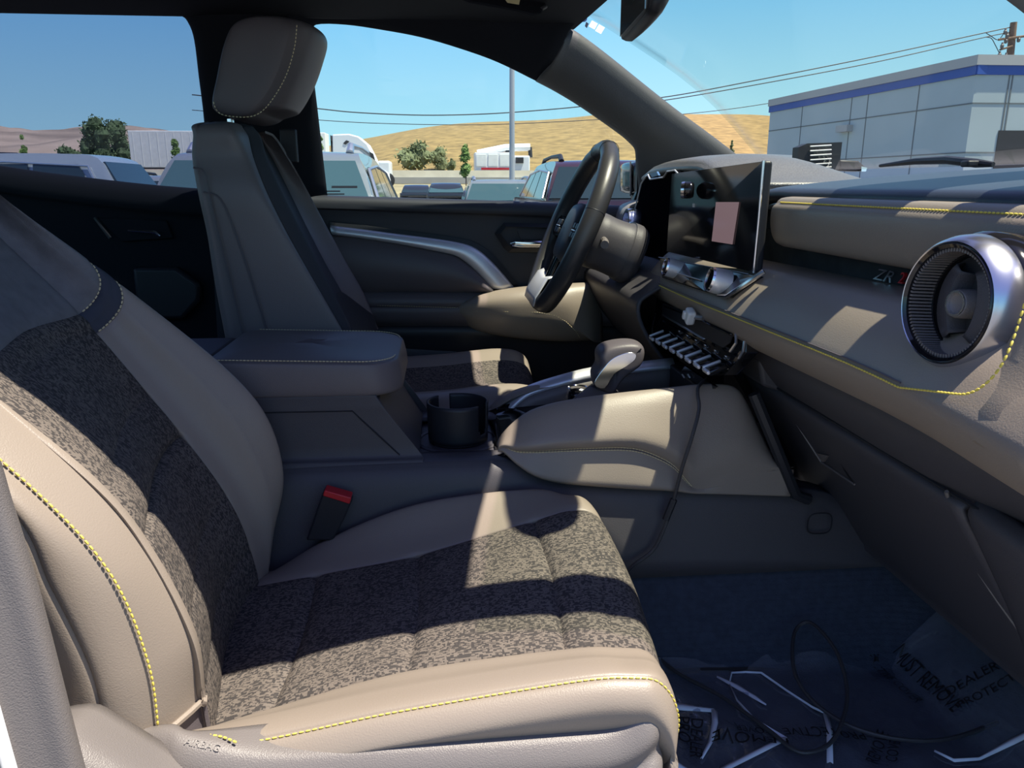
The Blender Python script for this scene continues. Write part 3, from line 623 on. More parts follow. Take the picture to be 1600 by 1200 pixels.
# plastic side shield, rail cover and recliner shadow piece
top_ = [(60, 1122, -.60), (130, 1138, -.605), (205, 1146, -.612), (262, 1141, -.62), (300, 1152, -.628), (430, 1172, -.632), (600, 1162, -.632), (850, 1148, -.632), (960, 1135, -.630), (1012, 1096, -.622)]
A = [P(a, b, Y=c) for a, b, c in top_]; rows = []
for k, a in enumerate(A):
    e = 1 if k == len(A)-1 else 0
    rows.append([a+np.array((0, .03 if k > 4 else .010, .002 if k > 4 else -.004)), a, a+np.array((.003*e, -.010, -.006)), a+np.array((.004*e, -.017, -.022)), a+np.array((.005*e, -.012, -.040)), a+np.array((.006*e, -.022, -.055)), a+np.array((.0, -.024, -.085)), a+np.array((-.01*e, -.020, -.19))])
e = rows[-1]; rows.append([p+np.array((.006, .035, -.01)) for p in e]); rows.append([p+np.array((.004, .12, -.02)) for p in e])
SG = grid(rows, tu=[0, .25, .5, .75], tv=[0, .2, .4, .6, .8]); sh = gpart('side_shield', SG, M['plastic_grey'], ps, thick=.004, label='grey grained plastic shield')
_r = _fw+(314-800)/F*_rt+(600-1168)/F*_up; _r = _r/np.linalg.norm(_r); _Q = SG.reshape(-1, 3)-_C; _i = int(np.argmin(np.linalg.norm(_Q-np.outer(_Q@_r, _r), axis=1))); _a, _b = divmod(_i, SG.shape[1])
_u = SG[_a+2, _b]-SG[_a-2, _b]; _v = SG[_a, max(_b-1, 0)]-SG[_a, _b+1]; _n = np.cross(_u, _v); _n = _n/np.linalg.norm(_n); _n = -_n if _n[1] > 0 else _n
text('airbag_mark', 'AIRBAG', .0085, SG[_a, _b]+_n*.0023, tuple(_u), tuple(_v), M['plastic_grey'], sh, ext=.0004)
rows = []
for a, b in zip([(40, 1150), (105, 1138), (150, 1158), (260, 1225), (330, 1270)], [(40, 1250), (120, 1240), (155, 1265), (270, 1310), (340, 1340)]):
    p, q = P(*a, Y=-.67), P(*b, Y=-.70); rows.append([p+np.array((0, .04, -.01)), p, p*.8+q*.2+np.array((0, -.012, 0)), q])
gpart('rail_cover', grid(rows, tu=[0, .3, .6], tv=[0, .3, .6]), M['plastic_grey'], ps, thick=.004)
MB().prism(PL([(95, 1095), (210, 1085), (262, 1083), (262, 1138), (250, 1142), (100, 1120)], Y=-.585), (0, .05, 0)).build('recliner_cover', M['plastic_dark'], ps, bevel=.006)
# seat belt buckle standing between cushion and console
bk = root('seat_belt_buckle', 'black belt buckle with a red release button between passenger seat and console', 'seat belt buckle', P(500, 850, Y=-.19))
fr_ = PL([(502, 778), (549, 792), (525, 838), (478, 850)], Y=-.150)
u = PL([(505, 768), (551, 781), (536, 815), (520, 845), (478, 845), (492, 805)], Y=-.190)
MB().prism(u, (0, .018, .0)).build('housing', M['plastic_dark'], bk, bevel=.003)
MB().prism(PL([(507, 766), (549, 778), (546, 788), (504, 775)], Y=-.192), (0, .022, 0)).build('release_button', M['red'], bk, bevel=.0015, label='red button')

# ================================================================== DRIVER SEAT
ds_ = root('car_seat', 'driver seat beyond the console, dark in shade, with a big stitched headrest', 'car seat', (-.2, .37, .62), 'front seats')
Rr = by([(298, 215, .17), (294, 245, .16), (302, 290, .15), (315, 340, .15), (330, 430, .15), (352, 540, .15)], 2)
Rm = by([(345, 250, .15), (360, 330, .14), (395, 420, .14), (432, 540, .14)], 2)
Ft = by([(388, 212, .20), (398, 255, .165), (425, 320, .15), (470, 405, .145), (515, 480, .145), (550, 545, .145)], 2)
Fs = by([(418, 213, .26), (430, 250, .235), (470, 330, .22), (520, 430, .22), (560, 520, .22)], 2)
Ff = by([(440, 225, .50), (465, 265, .52), (490, 310, .55), (530, 385, .58), (575, 465, .59), (600, 530, .59)], 2)
rows = []
for z in (1.02, 1.10, 1.18, 1.26, 1.33, 1.385, 1.42):
    rr, rm, ft, fs, ff = Rr(z), Rm(z), Ft(z), Fs(z), Ff(z)
    y0 = .14 if z < 1.38 else .155
    rows.append([(rr[0]-.01, y0+.12, z), (rr[0], y0+.03, z), (rr[0]+.012, y0+.006, z), (rm[0], y0, z), (ft[0]-.012, y0+.003, z), (ft[0], ft[1]+.008, z), ((ft[0]+fs[0])/2+.004, (ft[1]+fs[1])/2, z), (fs[0]-.02, fs[1]+.01, z), (fs[0]-.045, .37, z), (ff[0]-.035, .50, z), (ff[0], ff[1]-.02, z), (ff[0]-.05, ff[1]+.01, z), (ff[0]-.12, ff[1]-.02, z)])
lt = rows[-1]
cx = sum(p[0] for p in lt)/len(lt); 
for dz, s in ((.014, .93), (.02, .80), (.024, .55)):
    rows.append([((p[0]-cx)*s+cx-.006, (p[1]-.36)*(s*.5+.5)+.36, 1.42+dz) for p in lt])
G = grid(rows); n_ = len(TT)
SGN = 1 if norms(G)[n_*3, n_*3][1] < 0 else -1
groove(G, [n_*2+3, n_*5, n_*7, n_*10], 1, .003)
gpart('backrest_side', G, M['leather_shaded'], ds_, c=(0, n_*5))
gpart('backrest_centre', G, M['dark_knit'], ds_, c=(n_*5, n_*9), label='dark knit backrest face'); gpart('backrest_outer_bolster', G, M['leather_shaded'], ds_, c=(n_*9, n_*12))
stitches('stitching', [G[i, n_*5]+np.array((-.002, -.003, 0)) for i in range(3, n_*7)], M['tan'], ds_, gap=.006, r=.0012, label='pale stitching')
# raised seam lines on the side cover
for px in ([(302, 262), (318, 268), (326, 300), (345, 380), (365, 460), (385, 545)], [(318, 300), (345, 312), (370, 370), (400, 460), (425, 545)]):
    MB().tube([P(a, b, Y=.138) for a, b in [tuple(q) for q in crv(px, 4)]], .0018, 5).build('seam', M['leather_dark'], ds_)
MB().prism([(-.42, .20, .70), (-.10, .20, .70), (-.16, .20, 1.05), (-.40, .20, 1.30)], (0, .36, 0)).build('backrest_core', M['plastic_dark'], ds_)
# headrest: profile in X-Z, rounded in Y
hp = [P(a, b, Y=.285) for a, b in [(334, 170), (341, 120), (352, 70), (368, 38), (400, 26), (440, 28), (463, 42), (456, 80), (440, 125), (418, 163), (395, 182), (365, 184)]]
hp = crc(hp, 5); cc = sum(hp)/len(hp); rows = []
for y, s, dx in ((.262, .0, 0), (.262, .55, 0), (.264, .90, 0), (.272, .985, 0), (.285, 1, 0), (.33, 1.0, .012), (.38, 1.0, .016), (.43, 1.0, .012), (.475, 1, 0), (.488, .985, 0), (.496, .9, 0), (.498, .55, 0), (.498, 0, 0)):
    row = []
    for p in hp:
        fx = (p[0]-cc[0]); row.append((cc[0]+fx*s+(dx+.022*(1 if 0 else 1) if fx > .01 and s == 1 else 0), y, cc[2]+(p[2]-cc[2])*s))
    rows.append(row+[row[0]])
# face pushed forward between the stitched edges
HG = np.array(rows); nH = len(hp)
hr = gpart('headrest', HG, M['leather_dark'], ds_, angle=50, label='leather headrest with shade put into its colour')
hr.modifiers.new('s', 'SUBSURF').levels = 1
stitches('stitching', [HG[3, i]*.98+HG[4, i]*.02+np.array((0, -.0045, 0)) for i in list(range(22, nH))+list(range(0, 5)) if True][::1], M['tan'], hr, gap=.006, r=.0008, label='pale stitching') if False else None
sp2 = crv(PL([(464, 38), (460, 75), (447, 118), (428, 152), (408, 175), (385, 183), (350, 180), (338, 172), (333, 158)], Y=.2585), 5)
stitches('stitching', sp2, M['tan'], hr, gap=.0062, r=.0009, label='pale stitching')
MB().tube([P(360, 186, Y=.30), P(363, 215, Y=.30)], .006, 10).build('headrest_post', M['chrome'], ds_)
MB().tube([P(360, 186, Y=.44)+np.array((0, 0, 0)), P(363, 215, Y=.44)], .006, 10).build('headrest_post', M['chrome'], ds_)
# cushion: inner bolster visible beyond the console
rows = []
for x0, tz, sc in ((-.20, .955, 1), (-.10, .957, 1), (0, .962, 1), (.06, .968, 1), (.12, .972, 1), (.165, .966, .98), (.19, .945, .96), (.20, .90, .93)):
    rows.append([(x0, .17, .80), (x0, .165, tz-.04), (x0, .185, tz-.008), (x0, .22, tz), (x0, .26, tz-.012), (x0, .38, tz-.03), (x0, .48, tz-.012), (x0, .55, tz), (x0, .58, tz-.04), (x0, .58, .80)])
G = grid(rows, tu=[0, .25, .5, .75], tv=[0, .25, .5, .75])
gpart('cushion_inner_bolster', G, M['leather'], ds_, c=(0, 16)); gpart('cushion_centre', G, M['fabric'], ds_, c=(16, 24)); gpart('cushion_outer_bolster', G, M['leather'], ds_, c=(24, 36))
MB().b2((-.25, .20, .64), (.18, .55, .88)).build('cushion_pan', M['plastic_dark'], ds_, bevel=.01)
# ================================================================== CENTRE CONSOLE
cc_ = root('center_console', 'centre console between the seats with padded lid, cup holder and taupe side pads', 'console', (0, 0, .78))
# lower side, near
tp = [(-.42, .935), (-.23, .945), (-.05, .948), (.035, .948), (.09, .945), (.15, .918), (.24, .906), (.36, .900), (.51, .888), (.60, .870), (.70, .80)]
def side(name, s):
    rows = []
    for x, z in tp:
        zb = .765 if x < .6 else .765; z = max(z, zb+.02)
        rows.append([(x, s*.085, z-.004), (x, s*.128, z-.001), (x, s*.137, z-.004), (x, s*.149, z-.02), (x, s*.158, z-.07 if z-.07 > zb+.01 else (z-.02+zb)/2), (x, s*.168, zb)])
    return gpart(name, grid(rows, tu=[0, .3, .6], tv=[0, .25, .5, .75]), M['plastic'], cc_, thick=.005)
side('side_panel', -1); side('side_panel', 1)
m = MB(); c0 = P(1281, 818, Y=-.166); m.add(*[(lambda q: ([tuple(v) for v in q], [tuple(range(len(q)))]))([c0+np.array((.0155*math.copysign(abs(math.cos(a))**.6, math.cos(a)), 0, .0145*math.copysign(abs(math.sin(a))**.6, math.sin(a)))) for a in np.linspace(0, 2*math.pi, 33)[:-1]])][0])
v_ = [c0+np.array((.019*math.copysign(abs(math.cos(a))**.6, math.cos(a)), 0, .017*math.copysign(abs(math.sin(a))**.6, math.sin(a)))) for a in np.linspace(0, 2*math.pi, 33)[:-1]]
MB().tube(v_, .0012, 6, closed=True).build('access_cover', M['plastic_dark'], cc_)
# bin behind, under the armrest
rows = []
fx = [(-.45, 1.045), (-.20, 1.045), (-.10, 1.043)]
def binrow(x0, x1):     # x at the top, x at the bottom
    zt, zb = 1.043, .946
    return [(x1-.005, -.135, zb-.02), (x1, -.134, zb+.003), (x1*.95+x0*.05, -.124, zb+.012), ((x0*.7+x1*.3), -.122, zt*.7+zb*.3), (x0, -.122, zt), (x0-.002, -.10, zt+.004), (x0-.002, .10, zt+.004), (x0, .122, zt), (x1, .124, zb+.01), (x1, .135, zb-.02)]
bb_ = grid([binrow(-.46, -.46), binrow(-.27, -.27), binrow(-.12, -.06), binrow(-.098, -.036)], tu=[0, .3, .6], tv=[0, .5])
gpart('storage_bin', bb_, M['plastic'], cc_, thick=.004)
r0 = binrow(-.098, -.036)
MB().prism([(-.46, -.118, .94), (-.040, -.118, .945), (-.100, -.118, 1.044), (-.46, -.118, 1.044)], (0, .236, 0)).build('bin_front', M['plastic'], cc_, bevel=.006)
for z_ in (0,): MB().tube([(-.44, -.1245, 1.028), (-.135, -.1245, 1.026), (-.125, -.1248, 1.015), (-.070, -.127, .958)], .0011, 5).build('panel_groove', M['plastic_dark'], cc_)
# deck with the cup holder well
m = MB(); m.b2((-.07, -.128, .90), (.16, .128, .936)); m.build('deck', M['plastic'], cc_, bevel=.004)
CU = P(716, 690, Y=0.0); CU[2] = .9365
MB().lathe((CU[0], 0, .936), (0, 0, 1), [(0, .062), (.0015, .062), (.003, .066), (.0015, .070), (0, .070)], 48, closed=True).build('cup_recess_ring', M['plastic'], cc_)
# padded armrest lid
def rrect(x0, x1, w, n=10, r=.055):
    pts = []
    for cx, cy, a0 in ((x1-r, w-r, 0), (x0+.02, w-.02, 90), (x0+.02, -w+.02, 180), (x1-r, -w+r, 270)):
        rr = r if cx == x1-r else .02
        for k in range(n+1): a = math.radians(a0+90*k/n); pts.append((cx+rr*math.cos(a), cy+rr*math.sin(a)))
    return pts
rows = []
base = rrect(-.335, -.062, .126)
for z, s in ((1.046, .94), (1.049, .985), (1.062, 1.0), (1.082, .995), (1.094, .98), (1.097, .955), (1.101, .86), (1.104, .6), (1.105, .0)):
    row = [((x+.20)*s-.20 + (z-1.046)*-.10, y*s, z+((x+.2)*-.03)*(1 if z > 1.07 else .2)) for x, y in base]; rows.append(row+[row[0]])
LG = np.array(rows); lid = gpart('armrest_lid', grid(rows, tu=[0], tv=[0, .33, .66]), M['leather_shaded'], cc_, angle=80, label='smooth padded leather lid')
e = [np.array(p) for p in rows[5]]
for dz, s in ((-.003, 1.008), (.003, .990)):
    pts = [np.array(((p[0]+.2)*s-.2, p[1]*s, p[2]+dz*.7+.0005)) for p in e[:-1]]; n = len(pts)
    stitches('stitching', [p for p in pts[n//2:]], M['tan'], lid, gap=.005, r=.0008, label='pale stitching')
    stitches('stitching', [p for p in pts[:12]], M['tan'], lid, gap=.005, r=.0008, label='pale stitching')
MB().b2((-.44, -.115, 1.046), (-.345, .115, 1.092)).build('hinge_cover', M['plastic'], cc_, bevel=.01)
# padded taupe side pads at the front
tpx = [(778, 695), (788, 678), (808, 660), (832, 646), (880, 631), (960, 620), (1040, 612), (1090, 607), (1145, 605), (1166, 626), (1185, 665), (1210, 725), (1229, 772)]
def pad(s):
    ty = -.128
    # columns along x: bottom and top curve
    X_ = [.074, .082, .10, .125, .16, .21, .27, .31, .335, .352, .368, .40, .43, .45, .48, .515]
    topf = interp([(p[0], p[2]) for p in PL([(776, 697), (788, 678), (808, 660), (832, 646), (880, 631), (960, 620), (1040, 612), (1090, 607), (1140, 605)], Y=-.13)]+[(.44, 1.040), (.47, .985), (.515, .892)])
    botf = interp([(p[0], p[2]) for p in PL([(776, 699), (800, 722), (830, 742), (860, 754), (960, 764), (1100, 770), (1228, 776)], Y=-.160)])
    seamf = interp([(p[0], p[2]) for p in PL([(776, 700), (800, 714), (860, 710), (940, 707), (1000, 708)], Y=-.172)]+[(.28, .955), (.32, .950), (.345, .925), (.365, .895)])
    rows = []
    for x in X_:
        t = topf(x)-(.034 if s > 0 else 0); b = max(botf(x), t-.012-(x-.066)*2.2); b = min(b, t-.006); q = min(1, (x-.06)/.07); sm = min(max(seamf(x), b+.004), t-.003) if x < .367 else b+.004+(x-.367)*.3
        o = .010*q+.006
        h = t-sm; h2 = sm-b; yy = lambda v: s*(.130+(v-.130)*min(1, .15+q)); k = 1-min(1, max(0, (x-.352)/.03)); w_ = lambda v: .160+(v-.160)*k
        rows.append([(x, yy(.108), t-.006), (x, yy(.120), t), (x, yy(.136), t-.16*h), (x, yy(.154), t-.50*h), (x, yy(w_(.163)), t-.74*h), (x, yy(w_(.160)), t-.90*h), (x, yy(w_(.153)), sm), (x, yy(w_(.156)), sm-.25*h2), (x, yy(w_(.163)), sm-.80*h2), (x, yy(w_(.160)), sm-.94*h2), (x, yy(.152), b)])
    return rows
for s, nm in ((-1, 'near'), (1, 'far')):
    rows = pad(s); G = grid(rows, tu=[0, .05, .2, .4, .6, .8, .95], tv=[0, .33, .66])
    po = gpart('knee_pad', G, M['leather'], cc_, thick=.004)
    if s < 0:
        ii = [i for i in range(G.shape[0]) if .082 < G[i, 42][0] < .366]
        for dc in (-2, 2): stitches('stitching', [G[i, 42+dc]+np.array((0, -.0032, 0)) for i in ii], M['tan'], po, gap=.0046, r=.0008, label='pale stitching')
        MB().tube([G[i, 42]+np.array((0, -.0018, 0)) for i in ii], .0014, 5).build('seam', M['leather_dark'], po)
MB().tube([(.448, -.152, 1.045), (.475, -.160, .985), (.522, -.160, .888), (.545, -.158, .878)], .009, 8).build('edge_trim', M['plastic_dark'], cc_)
# tray with shifter gate
rows = []
for x, z in ((.075, .938), (.11, .950), (.15, .956), (.22, .961), (.30, .968), (.36, .972), (.40, .960), (.44, .958)):
    rows.append([(x, -.118, z+.01), (x, -.10, z), (x, 0, z), (x, .10, z), (x, .118, z+.01)])
gpart('shift_tray', grid(rows, tu=[0, .5], tv=[0, .5]), M['gloss'], cc_, thick=.005)
MB().prism(PL([(845, 640, .07), (868, 632, .07), (868, 626, .02), (850, 632, .02)][:0] or [(838, 642, .07), (872, 634, .07), (872, 640, .05), (838, 648, .05)]), (0, 0, .002)).build('tray_slot', M['plastic_dark'], cc_, smooth=False)
rt = PL([(760, 678), (775, 655), (792, 634), (812, 615), (832, 603), (880, 588), (930, 576), (1000, 568), (1052, 562)], Y=.120)
rows = []
for p in crv(rt, 3)[:]:
    rows.append([p+np.array((0, .014, -.012)), p+np.array((0, .012, .000)), p+np.array((0, .003, .002)), p+np.array((0, -.010, -.006)), p+np.array((0, -.013, -.013))])
gpart('chrome_rail', np.array(rows), M['satin'], cc_, thick=.002)
rows = []
for p in crv(rt, 3): rows.append([p+np.array((0, -.010, -.012)), p+np.array((0, -.013, -.03)), np.array((p[0], .108, min(p[2]-.012, .95))), ])
gpart('tray_wall', np.array(rows), M['plastic_grey'], cc_, thick=.004)
rows = []
for p in PL([(800, 664), (812, 655), (835, 645), (882, 631), (962, 620), (1042, 612), (1092, 607), (1140, 605)], Y=-.115): rows.append([p+np.array((0, 0, -.002)), np.array((p[0], -.110, .95))])
gpart('tray_wall', np.array(rows), M['plastic'], cc_, thick=.003)
# bin front beyond the shifter and sockets
MB().b2((.40, -.115, .94), (.43, .125, 1.03)).build('front_bin_wall', M['plastic_dark'], cc_, bevel=.004)
MB().prism(PL([(1062, 583), (1070, 572), (1118, 604), (1108, 612)], X=.395), (.004, 0, 0)).build('socket_panel', M['gloss'], cc_, smooth=False)
for dx in (0, 9): MB().tube(PX([(1066+dx, 585, .392), (1069+dx, 590, .392)]), .0012, 6).build('socket', M['white'], cc_)
MB().lathe(P(903, 620, Y=.06), (0, 0, 1), [(-.012, .017), (.004, .018), (.010, .016), (.012, .0135), (.010, .012), (.008, .0115)], 28).build('drive_mode_knob', M['gloss'], cc_)
MB().lathe(P(903, 607, Y=.06), (0, 0, 1), [(0, .0165), (.0015, .018), (.003, .0165), (.0015, .015)], 28, closed=True).build('knob_ring', M['chrome'], cc_)
# ---- gear shifter
gs = root('gear_shifter', 'leather topped gear lever with bright side plate standing in its boot on the console', 'gear lever', P(940, 626, Y=0))
K = PL([(930, 604), (926, 586), (934, 570), (934, 552), (943, 541), (962, 535), (985, 533), (1001, 537), (1006, 549), (1000, 568), (982, 582), (968, 597), (956, 616), (942, 612)], Y=-.01)
K = crc(K, 4); kc = sum(K)/len(K); rows = []
for y, s in ((-.030, .0), (-.030, .6), (-.028, .86), (-.022, .97), (-.010, 1.01), (.010, 1.01), (.022, .97), (.028, .86), (.030, .6), (.030, 0)):
    row = [np.array((kc[0]+(p[0]-kc[0])*s, y*(.55+.45*min(1, max(0, (p[2]-1.0)/.05))), kc[2]+(p[2]-kc[2])*s)) for p in K]; rows.append(row+[row[0]])
gk = gpart('knob', np.array(rows), M['leather_dark'], gs, angle=80); gk.modifiers.new('s', 'SUBSURF').levels = 1
MB().prism(crc(PL([(928, 600), (944, 574), (959, 559), (980, 551), (994, 553), (992, 563), (979, 573), (960, 585), (945, 607)], Y=-.030), 3), (0, .004, 0)).build('side_plate', M['chrome'], gk, bevel=.001)
MB().tube(PL([(993, 553), (1002, 545)], Y=-.028), .0012, 5).build('button_seam', M['plastic_dark'], gk)
b_ = [P(a, b, Y=y) for a, b, y in ((882, 636, -.02), (964, 626, -.02), (972, 612, .06), (898, 620, .06))]
t_ = [P(a, b, Y=y) for a, b, y in ((921, 602, -.012), (950, 612, -.012), (952, 604, .018), (926, 598, .018))]
MB().add(b_+t_, [(0, 1, 5, 4), (1, 2, 6, 5), (2, 3, 7, 6), (3, 0, 4, 7), (4, 5, 6, 7)]).build('boot', M['leather_dark'], gs, smooth=False, bevel=.003)
# ---- drop-in cup holder with two notches
cu = root('cup_holder', 'round matt black drop-in cup holder with notched wall on the console deck', 'cup holder', CU)
V, Fc = [], []; NA, NH, R1 = 96, 10, .050
def inn(a, h):      # is the wall present at angle a (deg), height h (0-1)
    a %= 360
    for c, hw in ((325, 15), (118, 13)):
        d = min(abs(a-c), 360-abs(a-c))
        if d < hw*(1 if h > .42 else math.sqrt(max(0, 1-((.42-h)/.25)**2)) if h > .17 else 0): return False
    return True
for h in range(NH+1):
    for k in range(NA):
        a = 2*math.pi*k/NA; V.append((CU[0]+R1*math.cos(a)*(.97+.03*h/NH), R1*math.sin(a)*(.97+.03*h/NH), CU[2]+.004+.062*h/NH))
for h in range(NH):
    for k in range(NA):
        if inn((k+.5)*360/NA, (h+.5)/NH): Fc.append((h*NA+k, h*NA+(k+1) % NA, (h+1)*NA+(k+1) % NA, (h+1)*NA+k))
w = mk('wall', V, Fc, M['plastic_dark'], cu, thick=.0035, off=-1)
MB().lathe((CU[0], 0, CU[2]), (0, 0, 1), [(0, .044), (.002, .048), (.006, .0485), (.006, .0)], 48).build('bottom', M['plastic_dark'], cu)

# ================================================================== DASHBOARD
db = root('dashboard', 'dashboard with taupe stitched pads, dark suede inlay and glove box', 'dashboard', (.6, 0, 1.1))
YL = [.30, .20, .08, -.05, -.20, -.35, -.50, -.62, -.72, -.80]
def lat(name, prof, m, ys, tu=(0, .33, .66), tv=(0, .5), dz=lambda y: 0, dx=lambda y: 0, thick=.006, **k):
    rows = [[(x+dx(y), y, z+dz(y)) for x, z in prof] for y in ys]
    G = grid(rows, tu=list(tu), tv=list(tv)); return G, gpart(name, G, m, db, thick=thick, **k)
dzf = lambda y: .010*max(0, -y)/.6
Gt, _ = lat('dash_top', [(.500, 1.318), (.487, 1.322), (.490, 1.331), (.505, 1.335), (.56, 1.341), (.70, 1.353), (.85, 1.362), (.97, 1.36), (1.02, 1.33)], M['dashtop'], [.30, .12, .0, -.06, -.14, -.3, -.45, -.6, -.78], dz=lambda y: -.022*max(0, min(1, (y+.06)/.15)), label='dark grained dash top')
Gu, up_ = lat('upper_pad', [(.53, 1.322), (.480, 1.322), (.470, 1.3195), (.466, 1.3145), (.461, 1.309), (.4595, 1.298), (.461, 1.282), (.466, 1.268), (.476, 1.260), (.505, 1.259)], M['leather'], [-.128, -.135, -.15, -.3, -.45, -.6, -.66, -.72, -.80], dz=lambda y: -.004 if y > -.13 else 0, dx=lambda y: (.02 if y > -.13 else .006 if y > -.14 else 0))
stitches('stitching', crv([(.4665, y, 1.3155) for y in (-.15, -.3, -.5, -.66, -.8)], 8), M['yellow'], up_, gap=.0052, r=.0010, raise_=(-.003, -.001, .002), label='yellow stitching')
MB().tube([(.4625, y, 1.3115) for y in (-.15, -.4, -.8)], .0012, 5).build('seam', M['leather_dark'], up_)
MB().b2((.500, -.80, 1.20), (.52, -.02, 1.275)).build('suede_inlay', M['suede'], db, smooth=False)
Gl, lp = lat('lower_pad', [(.53, 1.224), (.462, 1.223), (.440, 1.218), (.415, 1.196), (.398, 1.172), (.394, 1.163), (.396, 1.154), (.406, 1.138), (.425, 1.122), (.45, 1.112), (.50, 1.108)], M['leather'], [.29, .26, .2, .08, -.05, -.2, -.35, -.5, -.6, -.68, -.74, -.80], dz=lambda y: dzf(y)+(-.0 if y > -.62 else 0), dx=lambda y: (.02 if y > .27 else 0)-(.035*max(0, (-y-.55)/.25)))
# brown end of the dash wrapping round the vent
rows = []
for y, dx in ((-.655, .05), (-.67, .025), (-.70, .008), (-.74, 0), (-.78, .02), (-.80, .06)):
    rows.append([(.46+dx*.5, y, 1.322), (.435+dx, y, 1.305), (.415+dx, y, 1.27), (.395+dx, y, 1.22), (.372+dx, y, 1.185), (.37+dx, y, 1.165)])
gpart('end_pad', grid(rows, tu=[0, .5], tv=[0, .5]), M['leather'], db, thick=.006)
# lower seam line, ending in the curve up beside the vent
sm = [(.3935+(0 if y > -.55 else -.035*(-y-.55)/.25)-.0015, y, 1.1635+dzf(y)) for y in (.25, .08, -.05, -.2, -.35, -.5, -.56)]
endc = PX([(1496, 617, .372), (1512, 617, .370), (1532, 609, .370), (1556, 588, .372), (1574, 560, .376), (1588, 525, .382), (1600, 488, .386), (1612, 450, .39)])
sm = crv(sm, 6)
ii = [i for i in range(Gl.shape[0]) if Gl[i, 15][1] < .26 and Gl[i, 15][1] > -.615]; k_ = [Gl[i, 15]+np.array((-.0025, 0, 0)) for i in ii]
stitches('stitching', k_+list(crv(endc, 6)), M['yellow'], lp, gap=.0052, r=.0010, raise_=(-.002, -.001, .001), label='yellow stitching')
MB().tube([q+np.array((-.0005, 0, .005)) for q in k_], .0010, 5).build('seam', M['leather_dark'], lp)
# dark lower dash: ledge, glove box, side
Gk, _ = lat('lower_dash', [(.47, 1.125), (.462, 1.105), (.468, 1.085), (.485, 1.062), (.50, 1.045), (.51, 1.03)], M['plastic'], [.02, -.10, -.3, -.5, -.62, -.72, -.82], dx=lambda y: .015*(y < -.6)+ (.0))
def PG(px, py, off=0.0):            # on the sloping glove box face
    p0 = np.array((.495-off, 0, 1.045)); n = np.cross((0, 1, 0), (.155, 0, -.255)); n = n/np.linalg.norm(n)
    ray = _fw+(px-800)/F*_rt+(600-py)/F*_up; return _C+ray*(np.dot(p0-_C, n)/np.dot(ray, n))
rows = [[(.51, y, 1.045), (.497, y, 1.040), (.50, y, 1.025), (.56, y, .935), (.62, y, .838), (.645, y, .80), (.66, y, .792), (.80, y, .80)] for y in (.0, -.05, -.155, -.3, -.5, -.555)]
gb = gpart('glove_box', grid(rows, tu=[0, .33, .66], tv=[0, .5]), M['plastic'], db, thick=.006)
hr_ = [PG(1240, 655, .008), PG(1290, 690, .008), PG(1335, 757, .008), PG(1283, 722, .008)]
h2 = [p+np.array((-.004, 0, 0)) for p in [PG(1252, 667), PG(1287, 692), PG(1325, 747), PG(1284, 715)]]
MB().add(hr_+h2, [(0, 1, 5, 4), (1, 2, 6, 5), (2, 3, 7, 6), (3, 0, 4, 7), (4, 5, 6, 7)]).build('handle_recess', M['plastic_dark'], gb, smooth=False)
MB().tube([hr_[0], hr_[3], hr_[2]], .0015, 6).build('handle_edge', M['plastic_grey'], gb)
MB().prism([PG(1276, 708, .010), PG(1294, 712, .010), PG(1285, 722, .010)], (.006, 0, 0)).build('handle_catch', M['plastic_grey'], gb, smooth=False)
rows = [[(.51+dx, y, 1.050), (.497+dx, y, 1.044), (.50+dx, y, 1.025), (.55+dx, y, .94), (.60+dx, y, .85), (.65+dx, y, .77), (.70+dx, y, .70)] for y, dx in ((-.560, .012), (-.565, 0), (-.60, -.008), (-.66, -.01), (-.70, .0), (-.715, .03), (-.72, .10))]
gpart('end_panel', grid(rows, tu=[0, .33, .66], tv=[0, .5]), M['plastic'], db, thick=.006)
MB().tube([PG(1479, 768, .004), PG(1487, 800, .004), PG(1505, 850, .004), PG(1530, 895, .004), PG(1560, 940, .004), PG(1600, 995, .004)], .0022, 6).build('panel_edge', M['plastic_grey'], db)
MB().tube([(.4935, y, 1.0465) for y in (-.05, -.3, -.5, -.7)], .0018, 5).build('panel_gap', M['plastic_dark'], db)
MB().prism([(.46, -.13, 1.09), (.47, -.13, 1.05), (.50, -.13, 1.04), (.66, -.13, .80), (.80, -.13, .80), (.80, -.13, 1.10)], (0, .26, 0)).build('front_fill', M['plastic'], cc_, bevel=.006)
MB().b2((.56, -.72, 1.06), (.92, .70, 1.30)).build('dash_core', M['plastic_dark'], db, smooth=False)
MB().prism([(.40, -.80, 1.17), (.425, -.80, 1.30), (.47, -.80, 1.325), (.56, -.80, 1.342), (1.0, -.80, 1.355), (1.0, -.80, 1.0), (.52, -.80, 1.04), (.44, -.80, 1.11)], (0, -.014, 0)).build('end_cap', M['plastic'], db, bevel=.005)
# binnacle hood and grained hump in front of the driver
rows = []
for y, k in ((.60, .50), (.53, .85), (.42, 1), (.30, 1.0), (.20, .93), (.14, .65), (.10, .35), (.06, .12), (.02, .0)):
    z = lambda b: 1.34+(b-1.34)*k
    lx = 0 if y > .12 else (.12-y)*.30
    rows.append([(.51+lx, y, z(1.364)), (.476+lx, y, z(1.366)), (.462+lx, y, z(1.370)), (.466+lx, y, z(1.377)), (.48+lx, y, z(1.387)), (.55+lx, y, z(1.395)), (.64, y, z(1.388)), (.71, y, z(1.365)), (.78, y, 1.33), (.86, y, 1.30)])
gpart('cluster_hood', grid(rows, tu=[0, .33, .66], tv=[0, .5]), mat('speckled_hump', (.13, .13, .135), .38, bump=.9, bscale=420, spec=.7, noise=.25, nscale=400), db, thick=.006, label='grey grained hump')
